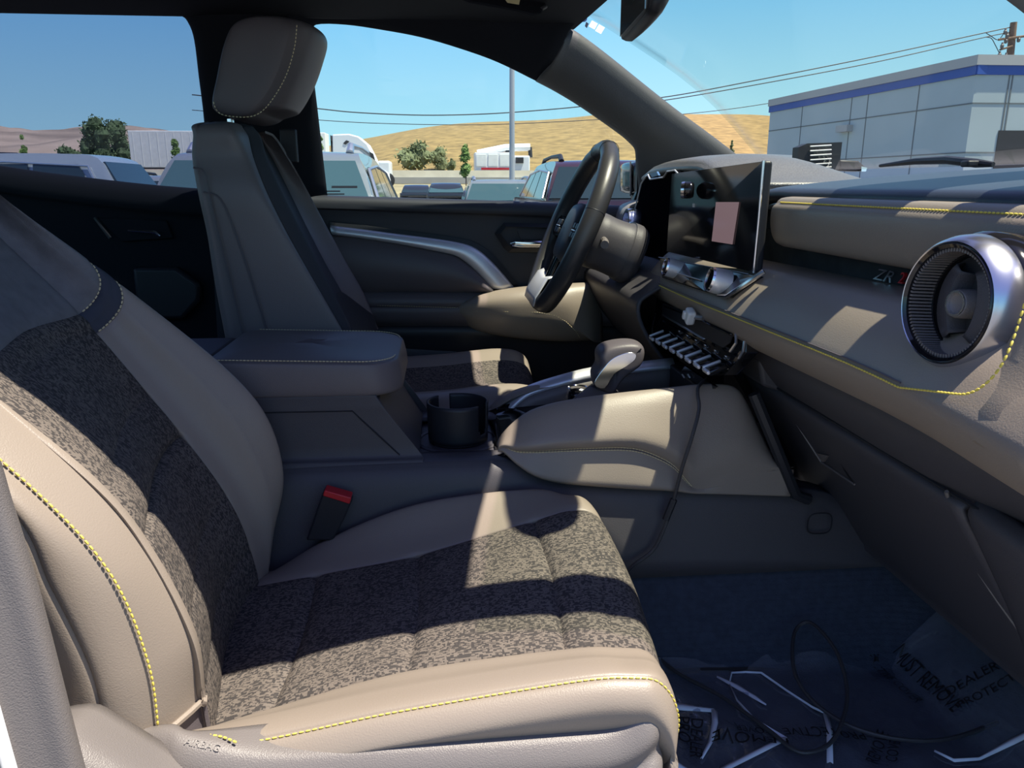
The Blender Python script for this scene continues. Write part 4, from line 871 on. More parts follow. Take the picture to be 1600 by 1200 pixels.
# driver side lower dash and column surround
rows = []
for y in (.16, .19, .30, .45, .60, .70):
    c = 1 if y > .17 else 0
    rows.append([(.50, y, 1.36 if y > .58 else 1.20), (.455, y, 1.20), (.42-.02*c, y, 1.175), (.372, y, 1.15), (.352, y, 1.13), (.36, y, 1.09), (.40, y, 1.03), (.46, y, .97), (.60, y, .90)])
gpart('driver_knee_panel', grid(rows, tu=[0, .33, .66], tv=[0, .5]), M['plastic'], db, thick=.006)
rows = []
for y, s in ((.60, .9), (.62, 1.0), (.65, 1), (.70, .95)):
    rows.append([(.54, y, 1.30), (.50, y, 1.305), (.46, y, 1.30), (.43, y, 1.285), (.42, y, 1.255), (.41, y, 1.22), (.46, y, 1.20)])
gpart('driver_end_pad', grid(rows, tu=[0, .5], tv=[0, .5]), M['leather'], db, thick=.006)
vc = P(983, 352, X=.42); MB().lathe(vc, (-1, .0, .1), [(-.03, .036), (0, .038), (.010, .036), (.010, .030), (-.01, .028)], 36).build('driver_vent_ring', M['chrome'], db)
# ---- big round passenger vent
vn = root('air_vent', 'large round air vent with chrome ring at the near end of the dashboard', 'air vent', P(1500, 470, X=.42))
VC = P(1487, 474, X=.400); VA = Vector((-.99, -.11, .06)).normalized()
VS = .86
def VL(prof, n=40, closed=False): return MB().lathe(VC, VA, [(h_, r_*VS) for h_, r_ in prof], n, closed)
VL([(-.055, .066), (-.030, .067), (-.020, .0665), (-.016, .064), (-.016, .045), (-.055, .045)], 64, closed=True).build('base_ring', M['gloss'], vn)
VL([(-.018, .0625), (-.014, .0640), (-.004, .0625), (.004, .0590), (.007, .0560), (.006, .0545), (-.018, .0545)], 72, closed=True).build('chrome_ring', mat('brushed_chrome', (.62, .64, .70), .26, metal=1), vn)
VL([(.006, .0548), (.008, .0535), (.006, .0505), (.0, .049), (-.020, .0475), (-.020, .0548)], 64, closed=True).build('inner_ring', M['gloss'], vn)
u = VA.orthogonal().normalized(); w_ = VA.cross(u); rb = MB(); c = Vector(VC)
for k in range(90):
    a = 2*math.pi*k/90; d = u*math.cos(a)+w_*math.sin(a); t = -u*math.sin(a)+w_*math.cos(a)
    R3 = Matrix((VA, d, t)).transposed(); rb.box(c+VA*-.006+d*.0487*VS, (.020, .0028, .0016), R3)
rb.build('knurled_grip', M['plastic_grey'], vn, smooth=False)
VL([(-.055, .046), (-.040, .0455), (-.020, .0445), (-.021, .046)], 48).build('duct', M['plastic_dark'], vn)
vane = MB(); up3 = Vector((0, 0, 1)); sd = VA.cross(up3).normalized(); u3 = sd.cross(VA).normalized()
rows = []
for k in range(13):
    a = math.radians(-58+116*k/12); rr = .043*VS
    p = c+u3*rr*math.sin(a)-sd*rr*math.cos(a)*-1
    rows.append([c+VA*-.03+u3*rr*math.sin(a)+sd*(rr*math.cos(a)), c+VA*-.012+u3*rr*math.sin(a)*.95+sd*(rr*math.cos(a)*.75), c+VA*-.010+u3*rr*math.sin(a)*.8+sd*(rr*math.cos(a)*.40), c+VA*-.028+u3*rr*math.sin(a)*.7+sd*.002])
for sgn in (-1, 1):
    r2 = [[c+(q-c).dot(VA)*VA+(q-c).dot(u3)*u3+sd*((q-c).dot(sd)*sgn) for q in r] for r in rows]
    gpart('vane', np.array([[tuple(q) for q in r] for r in r2]), M['plastic'], vn, thick=.002)
VL([(-.035, .014), (-.006, .0135), (-.004, .0125), (-.004, .011), (-.006, .010)], 40).build('centre_knob', M['plastic_grey'], vn)
VL([(-.006, .0118), (-.0025, .0118), (-.0025, .0100), (-.006, .0100)], 40, closed=True).build('knob_ring', M['chrome'], vn)
# ---- badge
bd = root('badge', 'small chrome ZR badge with red 2 on the dark inlay beside the round vent', 'badge', P(1398, 431, X=.497))
o_ = P(1392, 431, X=.498)
text('letters', 'ZR', .019, P(1380, 431, X=.498), (0, -1, -.0), (0, 0, 1), M['chrome'], bd, ext=.0016, shear=.5, sx=1.6, label='chrome letters')
text('numeral', '2', .018, P(1409, 435, X=.498), (0, -1, 0), (0, 0, 1), M['red'], bd, ext=.0018, shear=.35, sx=1.1, label='red numeral')
# ================================================================== TOUCHSCREEN, CLIMATE PANEL, CLUSTER
ts = root('touchscreen', 'wide glossy centre screen standing on the dashboard with chrome edge and two knobs', 'touchscreen', P(1130, 430, X=.42))
TL, TR, BR, BL = P(1050, 271, X=.412), P(1194, 251, X=.430), P(1170, 424, X=.430), P(1066, 396, X=.408)
BL = np.array((TL[0]-.004, TL[1]-.006, BR[2]+.000)); BR = np.array((BR[0], TR[1]+.004, BR[2]))
fwd = np.array((1, .0, 0))
MB().prism([TL, TR, BR, BL], (.013, 0, 0)).build('housing', M['plastic_dark'], ts, smooth=False, bevel=.004)
ins = lambda q, s: [np.array(q[i])*(1-s)+sum(q)/4*s for i in range(4)]
MB().prism([p+np.array((-.0012, 0, 0)) for p in ins([TL, TR, BR, BL], .012)], (.001, 0, 0)).build('glass_face', M['screen'] if 'screen' in M else M['gloss'], ts, smooth=False)
def onscr(u, v, d=.0032):
    return (TL*(1-u)+TR*u)*(1-v)+(BL*(1-u)+BR*u)*v+np.array((-d, 0, 0))
EM = mat('screen_text', (.02, .02, .02), .3, emis=((.5, .55, .65), .25)); EP = mat('screen_panel', (.10, .05, .05), .15, emis=((.62, .42, .46), .22))
MB().prism([onscr(.60, .36), onscr(.83, .36), onscr(.80, .77), onscr(.585, .77)], (.0003, 0, 0)).build('lit_tile', EP, ts, smooth=False, label='pinkish lit tile')
MB().lathe(onscr(.70, .62, .002), (-1, 0, 0), [(0, .004), (.0003, .004), (.0003, .0028), (0, .0028)], 20, closed=True).build('tile_icon', EM, ts)
for u_, v_, tx in ((.32, .20, '· ı ·'), (.345, .40, '111')): text('screen_digits', tx, .009, onscr(u_, v_), (0, -1, 0), (0, 0, 1), EM, ts, ext=.0001)
MB().tube([onscr(1.0, -.0, .001), onscr(1.004, .5, .001), onscr(1.0, 1.0, .001)], .0020, 8).build('edge_trim', M['chrome'], ts)
# knob panel under the screen
kp = [np.array(p) for p in PX([(1030, 402, .408), (1170, 428, .424), (1180, 430, .420), (1134, 464, .392), (1098, 455, .392), (1034, 434, .392)])]
kq = MB().prism(kp, (.02, 0, -.004)).build('knob_panel', M['gloss'], ts, smooth=False, bevel=.002)
MB().tube([kp[0]+np.array((-.001, 0, 0)), kp[1]+np.array((-.001, 0, 0))], .0008, 6).build('panel_line', M['silver'], kq)
MB().tube(PX([(1194, 424, .424), (1182, 432, .416), (1160, 447, .404), (1136, 463, .391), (1122, 462, .39)]), [.0035, .0038, .0035, .003, .002], 8).build('edge_trim', M['chrome'], kq)
for (a, b, r) in ((1043, 417, .0165), (1113, 437, .0185)):
    c = P(a, b, X=.385); ax = (-.96, .04, .26)
    k = MB().lathe(c, ax, [(-.024, r*.98), (-.006, r), (.002, r*.97), (.003, r*.90)], 40).build('rotary_knob', M['satin'], ts)
    MB().lathe(c, ax, [(.0032, r*.86), (.0036, r*.84), (.0036, .0)], 32).build('knob_face', M['gloss'], k)
    MB().lathe(c, ax, [(.002, r*.97), (.0055, r*.93), (.0055, r*.87), (.002, r*.85)], 40, closed=True).build('knob_ring', M['chrome'], k)
for a, b, c_, d in ((1052, 425, 1095, 438), (1058, 438, 1098, 450)): MB().tube(PX([(a, b, .399), (c_, d, .399)]), .0012, 6).build('button_line', M['silver'], kq)
# ---- climate panel under the lower pad
cp = root('climate_panel', 'gloss black vent and switch panel with a row of chrome-edged toggles', 'climate panel', P(1090, 530, X=.40))
q = PX([(1026, 462, .410), (1095, 488, .412), (1166, 533, .414), (1164, 552, .412), (1132, 586, .404), (1108, 588, .398), (1060, 556, .398), (1018, 524, .398)])
MB().prism(q, (.02, 0, 0)).build('fascia', M['gloss'], cp, smooth=False, bevel=.002)
q = PX([(1036, 474, .405), (1146, 517, .407), (1140, 536, .405), (1130, 543, .404), (1034, 494, .404)])
MB().prism([p+np.array((-.0004, 0, 0)) for p in q], (.002, 0, 0)).build('vent_opening', M['plastic_dark'], cp, smooth=False)
for o_, m_ in ((0, M['silver']), (-14, M['gloss']), (10, M['gloss'])):
    rows = [[p, p+np.array((.008, 0, .0015))] for p in PX([(1034, 492+o_, .401), (1066, 511+o_, .401), (1098, 530+o_ , .401)] if o_ >= 0 else [(1036, 478, .401), (1090, 499, .401), (1140, 523, .401)])]
    gpart('vent_slat', np.array(rows), m_, cp, thick=.002)
p0, p1 = P(1030, 526, X=.386), P(1118, 576, X=.386)
first = None
for k in range(8):
    t = k/7; c = Vector(p0*(1-t)+p1*t)
    if first is None:
        tg = MB().box(c, (.030, .0225, .008), Matrix.Rotation(math.radians(-20), 3, 'Y')).build('toggle', M['gloss'], cp, bevel=.003)
        te = MB().box(c+Vector((-.002, .0115, .004)), (.028, .0045, .004), Matrix.Rotation(math.radians(-20), 3, 'Y')).box(c+Vector((-.0135, .0, -.0035)), (.005, .0225, .006), Matrix.Rotation(math.radians(-20), 3, 'Y')).build('toggle_edge', M['satin'], tg, bevel=.0015); first = (tg, te, c)
    else:
        a = first[0].copy(); COL.objects.link(a); a.location = Vector(a.location)+(c-first[2]); a.parent = cp
        b = first[1].copy(); COL.objects.link(b); b.parent = a
p0, p1 = P(1064, 520, X=.394), P(1138, 560, X=.394); first = None
for k in range(6):
    t = k/5; c = Vector(p0*(1-t)+p1*t)
    if first is None:
        tg = MB().box(c, (.006, .012, .005), Matrix.Rotation(math.radians(-30), 3, 'Y')).build('button', M['gloss'], cp, bevel=.0015)
        te = MB().box(c+Vector((-.002, .004, .0022)), (.003, .006, .002)).build('button_edge', M['chrome'], tg, bevel=.0008); first = (tg, te, c)
    else:
        a = first[0].copy(); COL.objects.link(a); a.location = Vector(a.location)+(c-first[2]); a.parent = cp
        b = first[1].copy(); COL.objects.link(b); b.parent = a
MB().tube(PX([(1024, 490, .398), (1019, 510, .396), (1019, 523, .394), (1024, 530, .392)]), .002, 6).build('side_trim', M['chrome'], cp)
MB().tube(PX([(1150, 520, .404), (1150, 536, .402), (1141, 549, .40)]), .0022, 6).build('side_trim', M['silver'], cp)
MB().tube(PX([(1163, 533, .404), (1161, 549, .402), (1154, 560, .40)]), .0018, 6).build('side_trim', M['silver'], cp)
# white plug clipped to the vent
wc = root('charger_plug', 'small pale grey clip plugged into the slatted vent above the chrome toggles', 'clip', P(1080, 494, X=.38))
c = Vector(P(1078, 494, X=.385))
MB().box(c, (.014, .020, .024), Matrix.Rotation(math.radians(25), 3, 'X')).build('body', M['white'], wc, bevel=.004)
MB().box(c+Vector((-.006, .006, .001)), (.008, .008, .014), Matrix.Rotation(math.radians(25), 3, 'X')).build('tip', M['white'], wc, bevel=.002)
MB().tube([c+Vector((.006, -.008, 0)), c+Vector((.015, -.02, 0))], .004, 8).build('stub', M['silver'], wc)
# ---- instrument cluster
ic_ = root('instrument_cluster', 'tall dark instrument display with notched top edge behind the steering wheel', 'instrument display', P(1030, 330, X=.45))
cl = PX([(1003, 287, .452), (1010, 276, .452), (1014, 273, .451), (1017, 280, .451), (1038, 277, .450), (1044, 268, .450), (1056, 266, .450), (1060, 270, .449), (1059, 350, .442), (1048, 392, .432), (1040, 402, .430), (985, 400, .430), (989, 345, .442)])
MB().prism(cl, (.02, 0, 0)).build('screen', mat('dark_display', (.004, .004, .006), .6, spec=.0), ic_, smooth=False, bevel=.002)
MB().tube([p+np.array((-.002, 0, 0)) for p in cl[12:]+cl[:10]], .0018, 6).build('bezel', M['satin'], ic_)
MB().prism(PX([(1015, 271, .446), (1026, 268, .446), (1029, 274, .446), (1018, 277, .446)]), (.004, 0, 0)).build('camera_window', mat('blue_glass', (.10, .2, .4), .15), ic_, smooth=False)
MB().tube(PX([(1063, 280, .438), (1062, 350, .430), (1052, 395, .42)]), .004, 6).build('side_wall', M['gloss'], ic_)
sb_ = root('start_button', 'round chrome-rimmed push button sticking out between instrument display and centre screen', 'push button', P(1080, 297, X=.40))
c = P(1068, 297, X=.395); MB().lathe(c, (-.9, .4, 0), [(-.016, .011), (-.012, .0135), (-.002, .0135), (.001, .012)], 30).build('barrel', M['gloss'], sb_)
MB().lathe(c, (-.9, .4, 0), [(-.002, .0138), (.003, .0132), (.003, .0108), (.0, .0105)], 30, closed=True).build('rim', M['chrome'], sb_)
# ================================================================== STEERING WHEEL
sw = root('steering_wheel', 'black leather steering wheel, rim half in sun, in front of the driver seat', 'steering wheel', (.255, .37, 1.254))
WC = Vector((.257, .37, 1.252)); tl = math.radians(23.6); ev = Vector((math.sin(tl), 0, math.cos(tl))); eh = Vector((0, 1, 0)); en = Vector((-math.cos(tl), 0, math.sin(tl)))
rim = []
for k in range(72):
    a = 2*math.pi*k/72; rv_ = .172; zz = math.sin(a)*rv_; 
    if math.sin(a) < -.86: zz = -.86*rv_ - (abs(math.sin(a))-.86)*rv_*.35
    rim.append(WC+eh*math.cos(a)*rv_+ev*zz)
MB().tube(rim, [.0195 if abs(math.cos(2*math.pi*k/72)) > .5 else .0180 for k in range(72)], 16, closed=True).build('rim', mat('wheel_leather', (.035, .035, .038), .38, bump=.2, bscale=700), sw)
for k in (15, 21, 33, 3):
    d = (rim[k]-WC).normalized(); t = d.cross(en).normalized(); pts = [rim[k]+(d*math.cos(a)+en*math.sin(a))*.0192 for a in np.linspace(0, 2*math.pi, 17)[:-1]]
    MB().tube(pts, .0007, 4, closed=True).build('rim_seam', M['plastic_dark'], sw)
def wp(a, b, c): return WC+eh*a+ev*b+en*c
hub = []
for c_, s in ((-.050, .7), (-.035, .95), (-.012, 1), (0.0, .97), (.008, .85), (.012, .5), (.013, 0.02)):
    row = [wp(a*.068*s, b*.060*s, c_) for a, b in [(math.copysign(abs(math.cos(q))**.7, math.cos(q)), math.copysign(abs(math.sin(q))**.7, math.sin(q))*(1 if math.sin(q) > 0 else 1.15)) for q in np.linspace(0, 2*math.pi, 29)]]; hub.append([tuple(p) for p in row])
gpart('hub', np.array(hub), M['trim'], sw, angle=60)
for s in (-1, 1):
    sp3 = MB(); sec_ = []
    rows = []
    for t, h0, h1, c_ in ((.055, .030, -.035, -.006), (.085, .024, -.024, -.006), (.12, .020, -.018, -.004), (.150, .024, -.020, -.001), (.168, .030, -.028, 0)):
        rows.append([tuple(wp(s*t, h0, c_-.012)), tuple(wp(s*t, h0, c_+.006)), tuple(wp(s*t, (h0+h1)/2, c_+.010)), tuple(wp(s*t, h1, c_+.006)), tuple(wp(s*t, h1, c_-.012)), tuple(wp(s*t, h0, c_-.012))])
    spk = gpart('spoke', grid(rows, tu=[0, .5], tv=[0, .5]), M['gloss'], sw)
    R_ = Matrix((eh, ev, en)).transposed()
    for t, b in ((.085, .010), (.085, -.008), (.112, .010), (.112, -.008)):
        MB().box(wp(s*t, b, .008), (.018, .012, .006), R_).build('switch', M['trim'], spk, bevel=.002)
    MB().box(wp(s*.099, .001, .010), (.040, .003, .004), R_).build('switch_trim', M['silver'], spk, bevel=.001)
rows = []
for b, h in ((-.055, .026), (-.09, .020), (-.125, .022), (-.150, .034)):
    rows.append([tuple(wp(-h, b, -.008)), tuple(wp(-h, b, .004)), tuple(wp(0, b, .008)), tuple(wp(h, b, .004)), tuple(wp(h, b, -.008)), tuple(wp(-h, b, -.008))])
gpart('lower_spoke', grid(rows, tu=[0, .5], tv=[0, .5]), M['gloss'], sw)
rows = []
for a in np.linspace(-.078, .078, 9): rows.append([tuple(wp(a, -.104+abs(a)*.12, .004)), tuple(wp(a, -.112+abs(a)*.1, .014)), tuple(wp(a, -.146, .021)), tuple(wp(a, -.164, .018))])
gpart('lower_trim', np.array(rows), M['satin'], sw, thick=.003)
# steering column and stalk
sc_ = root('steering_column', 'steering column shroud with a stalk right behind the steering wheel', 'steering column', (.34, .37, 1.2))
ax = Vector((.93, 0, -.36)).normalized(); rows = []
for t, ry, rz in ((.035, .050, .045), (.05, .062, .058), (.08, .060, .056), (.115, .062, .058), (.118, .066, .062), (.125, .066, .062), (.135, .066, .062), (.15, .055, .055)):
    c = WC+ax*t; row = []
    uz = Vector((.36, 0, .93))
    for q in np.linspace(0, 2*math.pi, 33): row.append(tuple(c+eh*ry*math.copysign(abs(math.cos(q))**.8, math.cos(q))+uz*rz*math.copysign(abs(math.sin(q))**.8, math.sin(q))))
    rows.append(row)
gpart('shroud', grid(rows, tu=[0], tv=[0, .5]), M['plastic'], sc_, angle=60)
MB().tube([wp(-.05, .01, -.06), wp(-.10, .006, -.055), wp(-.128, .0, -.05)], [.006, .0065, .008], 10).build('stalk', M['plastic_grey'], sc_)
MB().tube([wp(.05, .01, -.06), wp(.13, .01, -.05)], [.006, .008], 10).build('stalk', M['plastic'], sc_)
# ================================================================== FLOOR: film, cable
ff = root('floor_film', 'clear plastic protective film with black lettering on the passenger footwell carpet', 'plastic film', (.45, -.42, .635))
rows = []
random.seed(11)
def fz(x, y):
    z = .641+max(0, x-.66)*.9+(.012 if y > -.235 else 0)+.004*math.sin(9*x+7*y)+.004*math.sin(31*x-17*y)+.0012*math.sin(97*x+53*y)+.0010*math.sin(61*x-113*y)
    return z+(.010 if x < .5 else .010*max(0, 1-(x-.5)*8))*max(0, math.sin(22*(x-.25)+14*(y+.3)))**6+.007*(1 if x < .5 else 0)*max(0, math.sin(38*(x-.2)-29*(y+.3)))**10
for i, x in enumerate(np.linspace(.10, .86, 34)):
    row = []
    for j, y in enumerate(np.linspace(-.70, -.225, 24)):
        z = fz(x, y)-.004
        row.append((x, y, z+.004))
    rows.append(row)
FG = grid(rows, tu=[0, .5], tv=[0, .5]); gpart('sheet', FG, M['film'], ff)
INK = mat('film_ink', (.005, .005, .008), .6)
def on_film(px, py, d=0.):
    z = .65
    for _ in range(12): p = P(px, py, Z=z); z = z*.5+.5*(fz(p[0], p[1])+d)
    return P(px, py, Z=z)
for body, pa, pb in (('DEALER  MU', (1478, 1088), (1606, 1022)), ('PROTECTIVE', (1497, 1108), (1612, 1045)), ('MUST REMOVE', (1402, 1018), (1496, 1112)), ('ECTIVE COVER', (1362, 1026), (1436, 1102)), ('REMOVE', (1232, 1166), (1112, 1158)), ('COVER', (1206, 1146), (1148, 1140)), ('PROTECTIVE', (1350, 1154), (1224, 1148)), ('DEALER', (1088, 1128), (1086, 1190)), ('PRO', (1066, 1126), (1068, 1165)), ('REMOVE', (1362, 1198), (1380, 1150)), ('COVER', (1392, 1196), (1400, 1158))):
    A_, B_ = on_film(*pa), on_film(*pb); V_, F_ = text_mesh(body, 1, 0); wd = max(q.x for q in V_)-min(q.x for q in V_)
    d_ = (B_-A_)[:2]; sc_l = np.linalg.norm(d_)/wd; u_ = d_/np.linalg.norm(d_); w_2 = np.array((-u_[1], u_[0])); c = (A_+B_)/2; W_ = []; hs = min(sc_l*1.15, .024)
    for q in V_: xy = c[:2]+u_*q.x*sc_l+w_2*q.y*hs; W_.append((xy[0], xy[1], fz(*xy)+.006))
    mk('lettering', W_, F_, INK, ff, smooth=False)
wh = mat('film_fold_glint', (.75, .8, .9), .15)  # white paints the reflection on folds of the clear film
def ribbon(px, w, z=.662, name='folded_edge'):
    pts = [on_film(a, b, .003) for a, b in px]; rows = []
    for i, p in enumerate(pts):
        a = pts[max(0, i-1)]; b = pts[min(len(pts)-1, i+1)]; d = b-a; n = np.array((-d[1], d[0], 0)); n = n/np.linalg.norm(n); ww = w[i] if hasattr(w, '__len__') else w
        rows.append([np.array((q[0], q[1], fz(q[0], q[1])+.003+e)) for q, e in ((p-n*ww/2, 0), (p, .002), (p+n*ww/2, 0))])
    gpart(name, np.array(rows), wh, ff, thick=.0008)
ribbon([(1020, 1097), (1060, 1104), (1116, 1110)], .010); ribbon([(1116, 1110), (1117, 1130), (1110, 1160), (1096, 1186)], [.008, .008, .007, .003])
ribbon([(1120, 1058), (1150, 1072), (1180, 1090), (1197, 1102)], [.002, .009, .008, .001])
ribbon([(1140, 1067), (1143, 1052), (1165, 1045), (1190, 1052), (1230, 1080), (1270, 1106), (1290, 1115)], [.001, .002, .003, .004, .003, .003, .004])
ribbon([(1290, 1115), (1296, 1140), (1297, 1192)], .007); ribbon([(1140, 1070), (1152, 1095), (1180, 1125), (1228, 1154)], [.001, .002, .004, .006]); ribbon([(1228, 1153), (1190, 1172), (1135, 1200), (1100, 1225)], .008)
ribbon([(1460, 1174), (1490, 1188), (1530, 1186), (1580, 1160), (1620, 1140)], [.002, .008, .004, .008, .009]); ribbon([(1016, 1165), (1040, 1182), (1080, 1210)], [.006, .008, .008])
mt = MB().tube([P(1022, 1050, Y=-.236), P(1100, 1047, Y=-.236), P(1243, 1045, Y=-.236), P(1400, 1040, Y=-.236)], .004, 6); mt.build('mat_edge', M['rubber'], ff)
cb = root('charging_cable', 'black cable running from the console over the taupe pad down to the footwell', 'cable', P(1090, 610, Y=-.17))
path = [P(1105, 592, Y=-.08), P(1092, 603, Y=-.135), P(1090, 616, Y=-.152), P(1092, 640, Y=-.164), P(1082, 680, Y=-.176), P(1066, 730, Y=-.178), P(1050, 790, Y=-.172), P(1035, 832, Y=-.175), P(1018, 862, Y=-.178), P(985, 888, Y=-.19), P(960, 930, Y=-.25), P(975, 985, Z=.70), P(1020, 1020, Z=.665), P(1060, 1052, Z=.66), P(1130, 1090, Z=.66), P(1200, 1140, Z=.66), P(1235, 1168, Z=.66), P(1262, 1176, Z=.66), P(1295, 1163, Z=.662), P(1315, 1130, Z=.67), P(1324, 1080, Z=.68), P(1310, 1025, Z=.70), P(1285, 988, Z=.71), P(1262, 972, Z=.71), P(1243, 985, Z=.70), P(1238, 1020, Z=.69), P(1245, 1060, Z=.675), P(1275, 1100, Z=.664), P(1330, 1135, Z=.66), P(1400, 1154, Z=.66), P(1470, 1156, Z=.66), P(1530, 1140, Z=.66), P(1610, 1108, Z=.66)]
MB().tube(crv(path, 6), .0027, 8).build('cord', M['cable'], cb)
MB().tube([P(1053, 780, Y=-.172), P(1040, 812, Y=-.174)], .0055, 10).build('inline_plug', M['plastic_dark'], cb)
# ================================================================== OUTSIDE
ASPH = mat('asphalt', (.16, .16, .17), .9, noise=.15, nscale=2, bump=.2, bscale=60)
MB().b2((-700, -300, -.2), (900, 1500, 0)).build('ground', ASPH, smooth=False)['kind'] = 'structure'
DRY = mat('dry_grass_hill', (.25, .168, .060), .95, noise=.38, nscale=.5)
DRYF = mat('far_dry_hills', (.24, .18, .14), .95, noise=.40, nscale=.02)
def hill(name, crest, Yc, Yb, m, seed, rough):
    random.seed(seed); C_ = crv(PL(crest, Y=Yc), 8); rows = []
    n = 14; ph = [random.uniform(0, 6) for _ in range(8)]
    for i in range(n+1):
        t = i/n; row = []
        for p in C_:
            y = Yb+(Yc-Yb)*t; x = p[0]*(y+1.2)/(Yc+1.2); z = p[2]*math.sin(t*math.pi/2)**.9
            z += rough*math.sin(math.pi*t)*(math.sin(x/(Yc*.05)+ph[0]+t*3)+.6*math.sin(x/(Yc*.021)+ph[1]-t*5))
            row.append((x, y, z if i else -.5))
        rows.append(row)
    rows.append([(p[0]*1.2, Yc*1.2, -.5) for p in C_]); return kindset(gpart(name, np.array(rows), m, thick=0), 'structure')
hill('hill', [(300, 262), (430, 250), (520, 238), (575, 227), (640, 214), (700, 207), (800, 200), (900, 196), (980, 193), (1100, 194), (1200, 197), (1320, 205), (1500, 230), (1700, 262)], 320, 90, DRY, 3, .5)
hill('hill', [(-500, 175), (-300, 180), (-100, 196), (0, 206), (30, 208), (60, 212), (130, 214), (200, 218), (260, 226), (330, 236), (500, 246), (700, 262)], 900, 250, DRYF, 5, 6)
# raised highway with pale barriers
CON = mat('pale_concrete', (.78, .70, .54), .8, noise=.12, nscale=.8); CON2 = mat('grey_concrete', (.34, .33, .31), .85, noise=.15, nscale=.6)
hw = root('highway_barrier', 'long pale concrete barrier of the raised road behind the parked cars', 'barrier', (0, 58, 0))
zt = P(600, 266, Y=58)[2]; z1 = P(600, 277, Y=58)[2]; z2 = P(600, 287, Y=58)[2]
MB().b2((-120, 58, z1), (140, 58.6, zt)).build('barrier_wall', CON, hw, smooth=False)
MB().b2((-120, 57.8, z2), (140, 58.6, z1)).build('barrier_base', CON2, hw, smooth=False)
MB().add([(-160, 47, 0), (180, 47, 0), (180, 58, z2), (-160, 58, z2), (180, 78, z2), (-160, 78, z2), (-160, 80, 0), (180, 80, 0)], [(0, 1, 2, 3), (3, 2, 4, 5), (5, 4, 7, 6)]).build('ground', mat('dry_verge', (.30, .25, .15), .95, noise=.2, nscale=1), smooth=False)['kind'] = 'structure'
LEAF = [mat('dark_leaf', (.055, .09, .035), .8, noise=.4, nscale=1.5), mat('fresh_leaf', (.13, .21, .05), .8, noise=.35, nscale=4), mat('dusty_leaf', (.16, .18, .085), .85, noise=.3, nscale=1.0)]
BARK = mat('bark', (.14, .10, .07), .9)
def tree(label, px, py_top, py_base, Y, wpx, kind, clumps, seed, cat='tree', group=None, conic=0, n=900, leaf=.1):
    random.seed(seed); b = P(px, py_base, Y=Y); t = P(px, py_top, Y=Y); H = t[2]-b[2]; Wd = wpx/1200*(Y+1.2)
    r_ = root('tree' if cat == 'tree' else 'shrub', label, cat, b, group or 'roadside trees and bushes')
    cs = []
    for k in range(clumps):
        h = random.uniform(.25, .93); w = Wd/2*(1-h if conic else math.sqrt(max(.05, 1-(2*h-1.1)**2)))*.75
        a = random.uniform(0, 6.28); cs.append((b[0]+w*math.cos(a)*random.uniform(.2, 1), Y+w*math.sin(a)*random.uniform(.2, 1), b[2]+H*h, Wd*(random.uniform(.20, .34) if not conic else random.uniform(.12, .2))))
    cs.append((b[0], Y, b[2]+H*.93, Wd*.10)); cs.append((b[0], Y, b[2]+H*.5, Wd*.25))
    m = MB()
    for c in cs: m.blob(c[:3], c[3]*.8, 8, .25)
    for k in range(n):
        c = random.choice(cs); d = Vector([random.gauss(0, 1) for _ in range(3)]).normalized(); p = Vector(c[:3])+d*c[3]*random.uniform(.7, 1.15)
        u = Vector([random.gauss(0, 1) for _ in range(3)]).normalized(); w = u.orthogonal().normalized(); s = leaf*Wd*random.uniform(.25, .7)
        m.add([p-u*s, p+w*s*.5, p+u*s, p-w*s*.5], [(0, 1, 2, 3)])
    m.build('foliage', LEAF[kind], r_, smooth=False)
    gz = 0 if Y < 47 else z2*(Y-47)/11 if Y < 58 else z2 if Y < 78 else b[2]-4
    MB().tube([Vector((b[0], Y, min(b[2]-.3, gz))), Vector((b[0]+Wd*.02, Y, b[2]+H*.55))], [Wd*.035, Wd*.02], 8).build('trunk', BARK, r_)
zb = lambda px, Y: 0
tree('leftmost tall dark tree beyond the highway, beside the pale trailer', 158, 190, 268, 95, 44, 0, 16, 1, n=1500)
tree('tall dark tree directly left of the pale trailer', 188, 193, 268, 100, 40, 0, 16, 2, n=1500)
tree('low dark bush left of the tall roadside trees', 110, 236, 262, 90, 34, 0, 8, 3, cat='shrub')
tree('slim young tree on the verge at the far left', 41, 209, 262, 28, 16, 1, 8, 4, conic=1, leaf=.16)
tree('slim young tree in front of the pale trailer', 279, 216, 285, 26, 24, 1, 9, 5, conic=1, leaf=.16)
tree('pointed young green tree in front of the road barrier, left of the light pole', 728, 224, 300, 24, 34, 1, 14, 6, conic=1, n=900, leaf=.12)
tree('rounded grey-green bush on the golden hill foot, left one', 648, 229, 266, 100, 48, 2, 12, 7, cat='shrub', n=1200)
tree('rounded grey-green bush on the golden hill foot, middle one', 684, 234, 266, 108, 34, 2, 10, 8, cat='shrub', n=1000)
tree('smallest grey-green bush just left of the young pointed tree', 706, 248, 268, 98, 20, 2, 7, 9, cat='shrub')
tree('tiny dark green tree poking up above the dash, right of the windshield pillar', 1142, 218, 250, 80, 12, 0, 6, 10, conic=1)
tree('young tree sliver just right of the driver headrest', 503, 212, 250, 28, 14, 1, 7, 12, conic=1, leaf=.16)
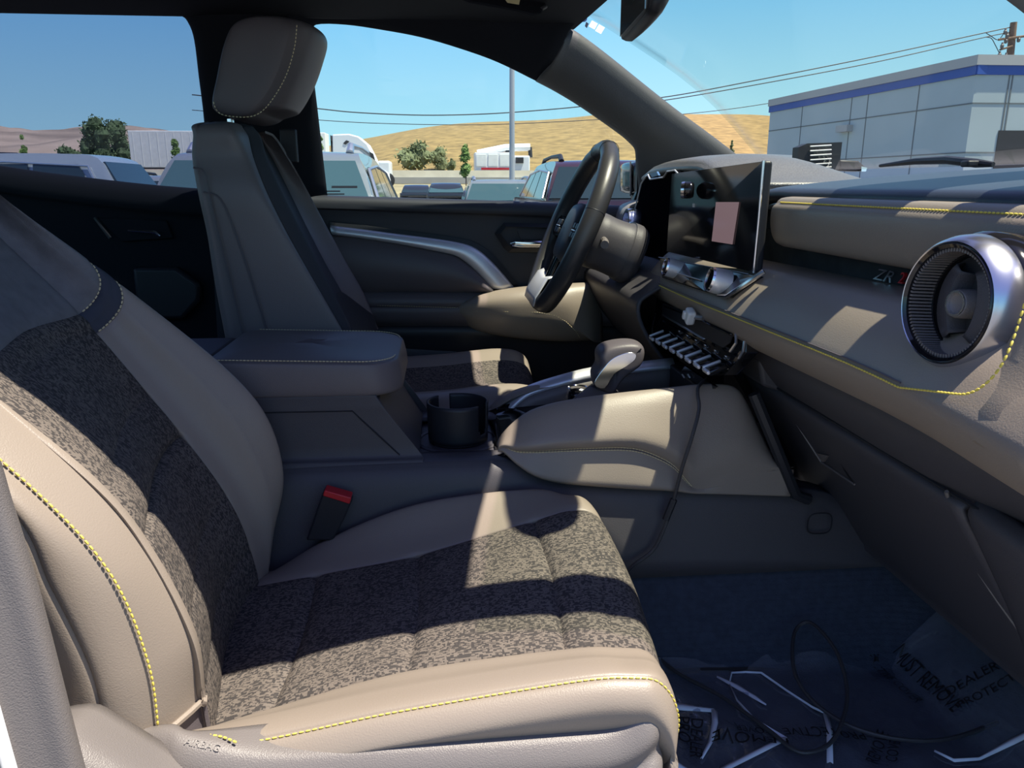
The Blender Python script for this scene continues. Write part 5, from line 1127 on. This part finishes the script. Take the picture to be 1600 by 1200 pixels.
# ---- trucks on the road
WHT = mat('trailer_white', (.78, .78, .75), .5, noise=.06, nscale=3)
TW = mat('truck_white', (.78, .79, .80), .35)
DK = mat('undercarriage', (.03, .03, .035), .7)
def wheel(c, r, w, parent, mt=None): 
    MB().lathe(c, (0, 1, 0), [(-w/2, r*.5), (-w/2, r*.9), (-w/2+.02, r), (w/2-.02, r), (w/2, r*.9), (w/2, r*.5)], 24).build('wheel', mt or M['rubber'], parent)
a = P(199, 204, Y=64); b = P(345, 262, Y=64)
tr_ = root('semi_trailer', 'long pale boxy trailer on the highway seen through the rear door window', 'trailer', ((a[0]+b[0])/2, 65, 0))
m = MB(); m.b2((a[0], 64, b[2]), (b[0]+3, 66.5, a[2])); m.build('box', WHT, tr_, smooth=False, bevel=.04)
rib = MB(); 
for k in range(16): x = a[0]+.3+k*.62; rib.b2((x, 63.985, b[2]+.1), (x+.05, 64.02, a[2]-.1))
rib.build('side_ribs', WHT, tr_, smooth=False); MB().b2((a[0], 64, b[2]-.12), (b[0]+3, 64.3, b[2])).build('bottom_rail', DK, tr_, smooth=False)
for px in (208, 222, 304, 318): c = P(px, 268, Y=64.4); wheel((c[0], 64.6, z2+.5), .5, .3, tr_)
# semi tractor with white roof fairing
def box(nm, a, b, Y0, Y1, m, par, bevel=.05): p, q = P(a[0], a[1], Y=Y0), P(b[0], b[1], Y=Y0); return MB().b2((p[0], Y0, q[2]), (q[0], Y1, p[2])).build(nm, m, par, smooth=False, bevel=bevel)
sm_ = root('semi_truck', 'white semi truck cab with curved roof fairing behind the silver SUV', 'truck', P(555, 280, Y=52))
out = PL([(519, 285), (519, 210), (545, 209), (560, 213), (574, 225), (582, 240), (592, 262), (607, 270), (611, 284)], Y=52)
MB().prism(out, (0, 2.4, 0)).build('cab', TW, sm_, bevel=.08)
MB().prism(PL([(575, 236), (583, 240), (590, 262), (580, 262)], Y=51.97), (0, .03, 0)).build('side_window', DK, sm_, smooth=False)
MB().prism(PL([(536, 224), (541, 219), (546, 221), (540, 226)], Y=51.97), (0, .03, 0)).build('sleeper_window', DK, sm_, smooth=False)
box('sleeper_edge', (516, 211), (520, 284), 51.9, 54.5, DK, sm_); box('hood', (590, 251), (611, 284), 52.1, 54.2, TW, sm_, .15)
for px in (528, 605): c = P(px, 285, Y=52.2); wheel((c[0], 52.3, z2*.8+.5), .5, .35, sm_)
pb = root('box_truck', 'pale parked box truck just right of the driver headrest', 'truck', P(503, 270, Y=61)); box('box', (480, 207), (511, 262), 61, 63, WHT, pb); q_ = P(495, 262, Y=61); MB().b2((q_[0]-.7, 61.2, z2), (q_[0]+.7, 62.8, q_[2])).build('chassis', DK, pb, smooth=False)
ut = root('utility_truck', 'white utility truck with folded boom and red stripe, behind the light pole', 'truck', P(790, 272, Y=60))
box('body', (742, 238), (800, 270), 60, 62.4, TW, ut); box('red_stripe', (752, 262), (798, 265.5), 59.96, 60.1, M['red'], ut, 0)
box('cab', (800, 243), (828, 271), 60.1, 62.2, TW, ut, .12); box('cab_window', (806, 246), (818, 255), 59.98, 60.2, DK, ut, 0)
for q in ((744, 241, 760, 260), (763, 241, 778, 260), (781, 241, 797, 260)): box('locker_door', q[:2], q[2:], 59.95, 60.05, WHT, ut, .02)
bm_ = MB(); bm_.tube(PL([(746, 240), (790, 231), (828, 230)], Y=60.8), .28, 8); bm_.build('boom', TW, ut); MB().tube(PL([(828, 230), (829, 246)], Y=60.8), .16, 8).build('boom_tip', DK, ut)
box('boom_cradle', (790, 232), (798, 240), 60.6, 61, DK, ut)
for px in (778, 815): c = P(px, 271, Y=60); wheel((c[0], 60.2, z2+.48), .48, .35, ut)
# ---- parked cars
def car(label, cx, cy, head, L, Wd, H, belt, paint, glass_m, suv=1, rails=None, cat='car', trim=None, group=None, sticker=False):
    name = 'suv' if suv else 'sedan'; r_ = root(name, label, cat, (cx, cy, 0), group or 'parked cars')
    hd = math.radians(head); fx, fy = math.cos(hd), math.sin(hd)
    def w(x, y, z): return (cx+x*fx-y*fy, cy+x*fy+y*fx, z)
    rows = []
    pr_ = [(-L/2, .35, belt*.82), (-L/2+.05, .28, belt-.02), (-L/2+.3, .25, belt), (0, .25, belt), (L*.16, .25, belt-.01), (L*.22, .25, belt-.06), (L*.42, .28, belt-.16), (L/2-.04, .32, belt-.35), (L/2, .36, belt*.5)]
    for x, z0, z1 in pr_:
        e = .86 if abs(x) > L/2-.02 else .97 if abs(x) > L*.42 else 1; y = Wd/2*e
        rows.append([w(x, -y*.9, z0), w(x, -y, z0+.1), w(x, -y, (z0+z1)/2), w(x, -y*.97, z1-.03), w(x, -y*.90, z1), w(x, 0, z1+.02), w(x, y*.90, z1), w(x, y*.97, z1-.03), w(x, y, (z0+z1)/2), w(x, y, z0+.1), w(x, y*.9, z0)])
    gpart('body', grid(rows, tu=[0, .5], tv=[0, .5]), paint, r_, thick=.01)
    # greenhouse
    rb, rt0 = (-L/2+.10, -L/2+.42) if suv else (-L/2+.75, -L/2+1.35)
    fb, ft_ = L*.20, L*.03
    st = [(rb, belt, .90), (rb*.4+rt0*.6, belt*.38+H*.62, .82), (rt0, H-.05, .76), (rt0+.25, H-.005, .74), ((rt0+ft_)/2, H, .74), (ft_-.2, H-.02, .74), (ft_, H-.07, .76), ((ft_+fb)/2, (belt+H)/2-.02, .83), (fb, belt, .90)]
    rows = []
    for x, z, k in st:
        y = Wd/2*k; rows.append([w(x, -Wd/2*.90, belt-.02), w(x, -Wd/2*(.90*.45+k*.55), (belt*.45+z*.55)), w(x, -y, z-.03), w(x, -y*.88, z), w(x, 0, z+.012), w(x, y*.88, z), w(x, y, z-.03), w(x, Wd/2*(.90*.45+k*.55), (belt*.45+z*.55)), w(x, Wd/2*.90, belt-.02)])
    gpart('roof', grid(rows, tu=[0, .5], tv=[0, .5]), paint, r_, thick=.01)
    for s in (-1, 1):
        def sd_(x, h, o=.012): k = .90+(.77-.90)*((h-belt)/(H-.08-belt)); return w(x, s*(Wd/2*k+o), h)
        z0, z1 = belt+.03, H-.12; segs = 3 if suv else 2
        xa0, xa1 = rb+.28, rt0+.18; xb0, xb1 = fb-.32, ft_-.05
        for k in range(segs):
            t0, t1 = k/segs, (k+1)/segs; g = .03
            q = [sd_(xa0+(xb0-xa0)*t0+g, z0), sd_(xa0+(xb0-xa0)*t1-g, z0), sd_(xa1+(xb1-xa1)*t1-g, z1), sd_(xa1+(xb1-xa1)*t0+g, z1)]
            d = Vector(w(0, s*.02, 0))-Vector(w(0, 0, 0)); MB().prism(q, d).build('side_window', glass_m, r_, smooth=False)
        if trim: MB().tube([sd_(xa0-.05, z0, .03), sd_(xa1-.08, z1-.02, .03), sd_((xa1+xb1)/2, z1+.025, .03), sd_(xb1+.03, z1-.02, .03), sd_(xb0+.05, z0, .03)], .014, 6).build('window_trim', trim, r_)
        if rails:
            yy = s*Wd/2*.66; MB().tube([w(rt0+.15, yy, H-.01), w(rt0+.25, yy, H+.055), w((rt0+ft_)/2, yy, H+.07), w(ft_-.35, yy, H+.05), w(ft_-.22, yy, H-.02)], [.035, .028, .022, .026, .035], 8).build('roof_rail', rails, r_)
    for (xb_, xt_, sgn) in ((rb, rt0, -1), (fb, ft_, 1)):
        q = []
        for t, k in ((.06, .875), (.93, .725)):
            for s in (-1, 1): q.append(Vector(w(xb_+(xt_-xb_)*t+sgn*.045*math.sin(math.pi*min(1, t*1.1)), s*Wd/2*k, belt+(H-.06-belt)*t)))
        q = [q[0], q[1], q[3], q[2]]; d = Vector(w(sgn*.035, 0, .01))-Vector(w(0, 0, 0)); MB().prism([v+d*.3 for v in q], d).build('rear_window' if sgn < 0 else 'windshield', glass_m, r_, smooth=False)
        if sticker and sgn == sticker:
            e = (q[1]-q[0]).normalized(); u_ = (q[3]-q[0]).normalized(); s_ = MB()
            o = q[0]+d*1.4+e*.1+u_*.07
            for i in range(4): s_.box(o+e*(.16)+u_*(.03*i), (.26-.05*i, .004, .008))
            s_.box(o+e*.06+u_*.13, (.20, .004, .02)); s_.build('etched_lettering', DK, r_, smooth=False)
    for x in (-L*.3, L*.32):
        for s in (-1, 1): 
            c = Vector(w(x, s*(Wd/2-.11), .36)); ax = Vector(w(0, 1, 0))-Vector(w(0, 0, 0))
            MB().lathe(c, ax, [(-.11, .2), (-.11, .33), (-.09, .36), (.09, .36), (.11, .33), (.11, .2)], 20).build('wheel', M['rubber'], r_)
    for s in (-1, 1): MB().prism([w(L/2-.10, s*Wd*.33, belt-.40), w(L/2-.10, s*Wd*.45, belt-.38), w(L/2-.12, s*Wd*.45, belt-.26), w(L/2-.12, s*Wd*.33, belt-.28)], Vector(w(.12, 0, 0))-Vector(w(0, 0, 0))).build('headlight', M['white'], r_, smooth=False)
    return r_
GL = mat('car_glass_dark', (.02, .035, .04), .05, spec=.9); GL2 = mat('car_glass_teal', (.05, .10, .11), .05, spec=.9)
SIL = mat('silver_paint', (.24, .27, .28), .25, metal=.4, coat=.6); PUR = mat('plum_paint', (.055, .025, .035), .2, metal=.3, coat=.8)
BLU = mat('pale_blue_paint', (.36, .41, .44), .25, metal=.3, coat=.6); BLK = mat('black_paint', (.02, .025, .03), .2, coat=.8); GRY = mat('grey_paint', (.16, .18, .20), .3, coat=.6)
c = P(443, 290, Y=6.0); H_ = P(550, 240, Y=5.9)[2]
car('silver SUV nearest the driver door, its dark rear glass facing the truck', c[0], 5.0+2.35, 90, 4.7, 1.95, H_, 1.14, SIL, GL2, rails=M['silver'], trim=M['silver'], sticker=-1)
c = P(968, 290, Y=8.0); H_ = P(960, 250, Y=8)[2]
car('dark plum SUV with roof rails behind the steering wheel', c[0], 7.7+2.35, 90, 4.7, 1.98, H_, 1.16, PUR, GL, rails=M['plastic_dark'], trim=M['silver'])
c = P(795, 290, Y=15); H_ = P(757, 286, Y=15)[2]
car('dark hatchback just left of the plum SUV', c[0]-.1, 17.2, 90, 4.2, 1.75, max(1.45, H_+.0), 1.0, GRY, GL2, rails=M['silver'])
c = P(697, 290, Y=34); car('dark car with bright windshield between silver and plum SUVs', c[0], 36.2, 90, 4.4, 1.8, 1.44, 1.0, BLK, GL2, suv=0)
c = P(649, 290, Y=40); car('small black car right beside the silver SUV', c[0], 42.2, 90, 4.3, 1.7, 1.36, .95, BLK, GL, suv=0)
c = P(160, 290, Y=8.5); H_ = P(80, 243, Y=8.5)[2]
car('pale blue crossover at the left edge, seen through the rear window', c[0]-1.95, 9.4, 183, 4.4, 1.85, H_+.03, 1.08, BLU, GL, trim=M['silver'])
c = P(40, 250, Y=16); H_ = P(60, 238, Y=16)[2]
car('black SUV with roof rails behind the pale blue crossover', c[0]-.7, 17, 4, 4.6, 1.9, H_-.02, 1.2, BLK, GL, rails=M['plastic_dark'])
c = P(240, 280, Y=11.5); H_ = P(240, 275, Y=11.5)[2]
car('dark car with roof rack left of the silver SUV', c[0], 13.5, 90, 4.4, 1.8, H_, 1.05, GRY, GL, rails=M['plastic_dark'])
c = P(1165, 243, Y=14); wv = car('pale car far right of the windshield pillar', c[0]+1.5, 16, 0, 4.8, 1.9, P(1165, 240, Y=15)[2], 1.2, BLU, GL)
# ---- poles and wires
lp_ = root('light_pole', 'tall grey light pole standing behind the parked cars', 'light pole', P(800, 290, Y=22))
b = P(800, 285, Y=22); MB().tube([(b[0], 22, 0), (b[0], 22, 4), (b[0], 22, 9.5)], [.085, .075, .055], 10).build('shaft', mat('galvanised', (.42, .43, .44), .5, metal=.3), lp_)
MB().tube([(b[0], 22, 9.4), (b[0]+.5, 22, 9.6), (b[0]+1.2, 22, 9.65)], .04, 8).build('arm', M['silver'], lp_); MB().b2((b[0]+.9, 21.85, 9.58), (b[0]+1.5, 22.15, 9.72)).build('lamp_head', M['silver'], lp_, bevel=.03)
WOOD = mat('pole_wood', (.20, .13, .09), .9, noise=.25, nscale=6)
up_r = root('utility_pole', 'wooden utility pole with insulators rising behind the flat-roofed building', 'utility pole', P(1583, 290, Y=34))
t = P(1584, 35, Y=34); b = P(1578, 90, Y=34); MB().tube([(b[0]-.35, 34, 0), tuple(b), tuple(t)], [.19, .16, .14], 12).build('pole', WOOD, up_r)
MB().tube(PL([(1560, 62), (1605, 56)], Y=33.8), .05, 6).build('cross_arm', WOOD, up_r); MB().tube(PL([(1562, 78), (1582, 72)], Y=33.8), .04, 6).build('cross_arm', WOOD, up_r)
for i, (x, y) in enumerate(((1571, 48), (1574, 54), (1572, 62), (1566, 70), (1562, 84), (1572, 86), (1592, 60))): MB().lathe(P(x, y, Y=33.8), (0, 0, 1), [(-.16, .04), (-.12, .07), (-.02, .08), (.02, .05), (.1, .04)], 10).build('insulator', M['plastic_grey'], up_r)
def wire(lab, px, Y, r): o = MB().tube(crv(PL(px, Y=Y), 6), r, 5).build('power_line', M['cable']); kindset(o, None, lab, 'cable', 'overhead power lines')
wire('upper overhead line, highest of the wires crossing the sky', [(1582, 42), (1540, 51), (1369, 88), (1184, 125), (1050, 150), (940, 163), (860, 171), (760, 178), (660, 180), (560, 176), (490, 169), (300, 148)], 34, .024)
wire('second overhead line, just under the highest wire in the windshield', [(1582, 50), (1540, 58), (1369, 97), (1184, 132), (1050, 155), (980, 163)], 34, .022)
wire('lowest overhead line crossing the sky above the golden hill', [(1582, 84), (1400, 124), (1204, 161), (1082, 177), (980, 184), (860, 191), (740, 195), (600, 193), (490, 187), (300, 172)], 38, .018)
wire('short loop wire hanging left of the utility pole', [(1571, 48), (1560, 62), (1548, 56), (1540, 51)], 33.8, .018); wire('lower short wire hanging beside the utility pole', [(1562, 84), (1555, 70), (1549, 60), (1541, 58)], 33.8, .018)
# ---- flat-roofed building
bd_ = root('building', 'grey panelled flat-roofed building with blue stripe seen through the windshield', 'building', P(1530, 290, Y=20))
c0 = P(1530, 86, Y=20); HB = c0[2]; c1 = P(1205, 156, Z=HB); c2 = P(1700, 88, Z=HB)
PANEL = mat('building_panel', (.42, .50, .53), .6, noise=.04, nscale=.7); STR = mat('blue_stripe', (.03, .09, .38), .5); PARA = mat('grey_parapet', (.42, .43, .43), .6); JOINT = mat('panel_joint', (.16, .18, .19), .8)
def wallseg(nm, a, b, z0, z1, out, m, off=0.0, x0=0., x1=1.):
    a = Vector((a[0], a[1], 0)); b = Vector((b[0], b[1], 0)); d = (b-a); n = Vector((d.y, -d.x, 0)).normalized()
    if n.y > 0 and True: n = -n
    p = a+d*x0+n*off; q = a+d*x1+n*off; MBx = MB().prism([p+Vector((0, 0, z0)), q+Vector((0, 0, z0)), q+Vector((0, 0, z1)), p+Vector((0, 0, z1))], -n*out); return MBx
d1_ = HB*.0
wl = wallseg('w', c1, c0, 0, HB-.05, .3, PANEL); wallseg2 = wallseg('w', c0, c2, 0, HB-.05, .3, PANEL)
wl.add(wallseg2.v, wallseg2.f); wl.build('wall', PANEL, bd_, smooth=False)
MB().add([(c1[0], c1[1], HB-.1), (c0[0], c0[1], HB-.1), (c2[0], c2[1], HB-.1), (c2[0]*1.35, c2[1]*1.35, HB-.1), (c1[0]*1.04+1.5, c1[1]*1.02, HB-.1)], [(0, 1, 2, 3, 4)]).build('roof_deck', PARA, bd_, smooth=False)
for nm, z0, z1, m, off, th in (('parapet', HB-.26, HB, PARA, .10, .4), ('stripe', HB-.50, HB-.26, STR, .05, .3)):
    s1 = wallseg('x', c1, c0, z0, z1, th, m, off, -.004, 1.008); s2 = wallseg('x', c0, c2, z0, z1, th, m, off, -.02, 1); s1.add(s2.v, s2.f); s1.build(nm, m, bd_, smooth=False)
j = MB()
for t in (.22, .50, .58, .80): q = wallseg('x', c1, c0, 0, HB-.5, .02, JOINT, .012, t, t+.003); j.add(q.v, q.f)
for z in (HB-1.25, HB-2.55): q = wallseg('x', c1, c0, z, z+.035, .02, JOINT, .012); j.add(q.v, q.f)
for z in (HB-1.25, HB-2.55): q = wallseg('x', c0, c2, z, z+.035, .02, JOINT, .012); j.add(q.v, q.f)
for t in (.30, .33, .75): q = wallseg('x', c0, c2, 0, HB-.5, .02, JOINT, .012, t, t+.012); j.add(q.v, q.f)
j.build('panel_joints', JOINT, bd_, smooth=False)
q = wallseg('x', c0, c2, 0, P(1570, 204, Y=c0[1])[2], .04, JOINT, .02, .28, 1); q.build('dark_opening', DK, bd_, smooth=False)
q = wallseg('x', c1, c0, HB-1.62, HB-1.40, .22, PANEL, .22, .46, .52); q.build('wall_light', PARA, bd_, smooth=False)
# ---- the truck's own bonnet and wipers beyond the windshield
hd_ = root('truck_hood', 'pale bonnet of the truck beyond the windshield with black louvred vent', 'bonnet', (1.6, 0, 1.3))
HP = mat('hood_paint', (.55, .62, .70), .22, coat=.7)
rows = []
for x, dz in ((1.00, 0), (1.15, .010), (1.5, .012), (1.9, .0), (2.2, -.05), (2.32, -.14)):
    rows.append([(x, y, z+dz) for y, z in ((-.86, 1.18), (-.80, 1.26), (-.62, 1.31), (-.45, 1.345), (-.30, 1.358), (0, 1.366), (.30, 1.362), (.45, 1.355), (.62, 1.33), (.80, 1.27), (.86, 1.18))])
gpart('hood_panel', grid(rows, tu=[0, .5], tv=[0, .5]), HP, hd_, thick=.004)
lv = MB(); q = PL([(1248, 230), (1262, 224), (1316, 222), (1311, 266), (1246, 258)], Y=.52); lv.prism(q, (.0, .03, 0)).build('louvred_vent', M['plastic_dark'], hd_, smooth=False)
for k, y in enumerate((228, 235, 242, 249, 256, 262)): MB().tube(PL([(1266, y+1), (1299, y-1)], Y=.517), .0016, 5).build('louvre_slot', M['paint_w'], hd_)
MB().prism(PL([(1312, 250), (1342, 251), (1354, 262), (1350, 268), (1312, 266)], Y=.55), (0, .05, 0)).build('wiper_pivot', M['plastic_dark'], hd_, bevel=.004); MB().prism(PL([(1346, 260), (1355, 262), (1353, 268), (1346, 268)], Y=.54), (0, .01, 0)).build('pivot_cap', M['chrome'], hd_, smooth=False)
wp_ = root('wiper', 'black wiper arm lying along the base of the windshield', 'wiper', P(1460, 253, Y=.1)); MB().tube(PL([(1375, 259, .3), (1430, 252, .2), (1480, 250, .1), (1525, 255, .0), (1552, 257, -.03)]), [.003, .006, .007, .007, .004], 8).build('arm', M['plastic_dark'], wp_); MB().box(P(1520, 256, Y=.0), (.03, .02, .010)).build('pivot', M['plastic_dark'], wp_, bevel=.003)
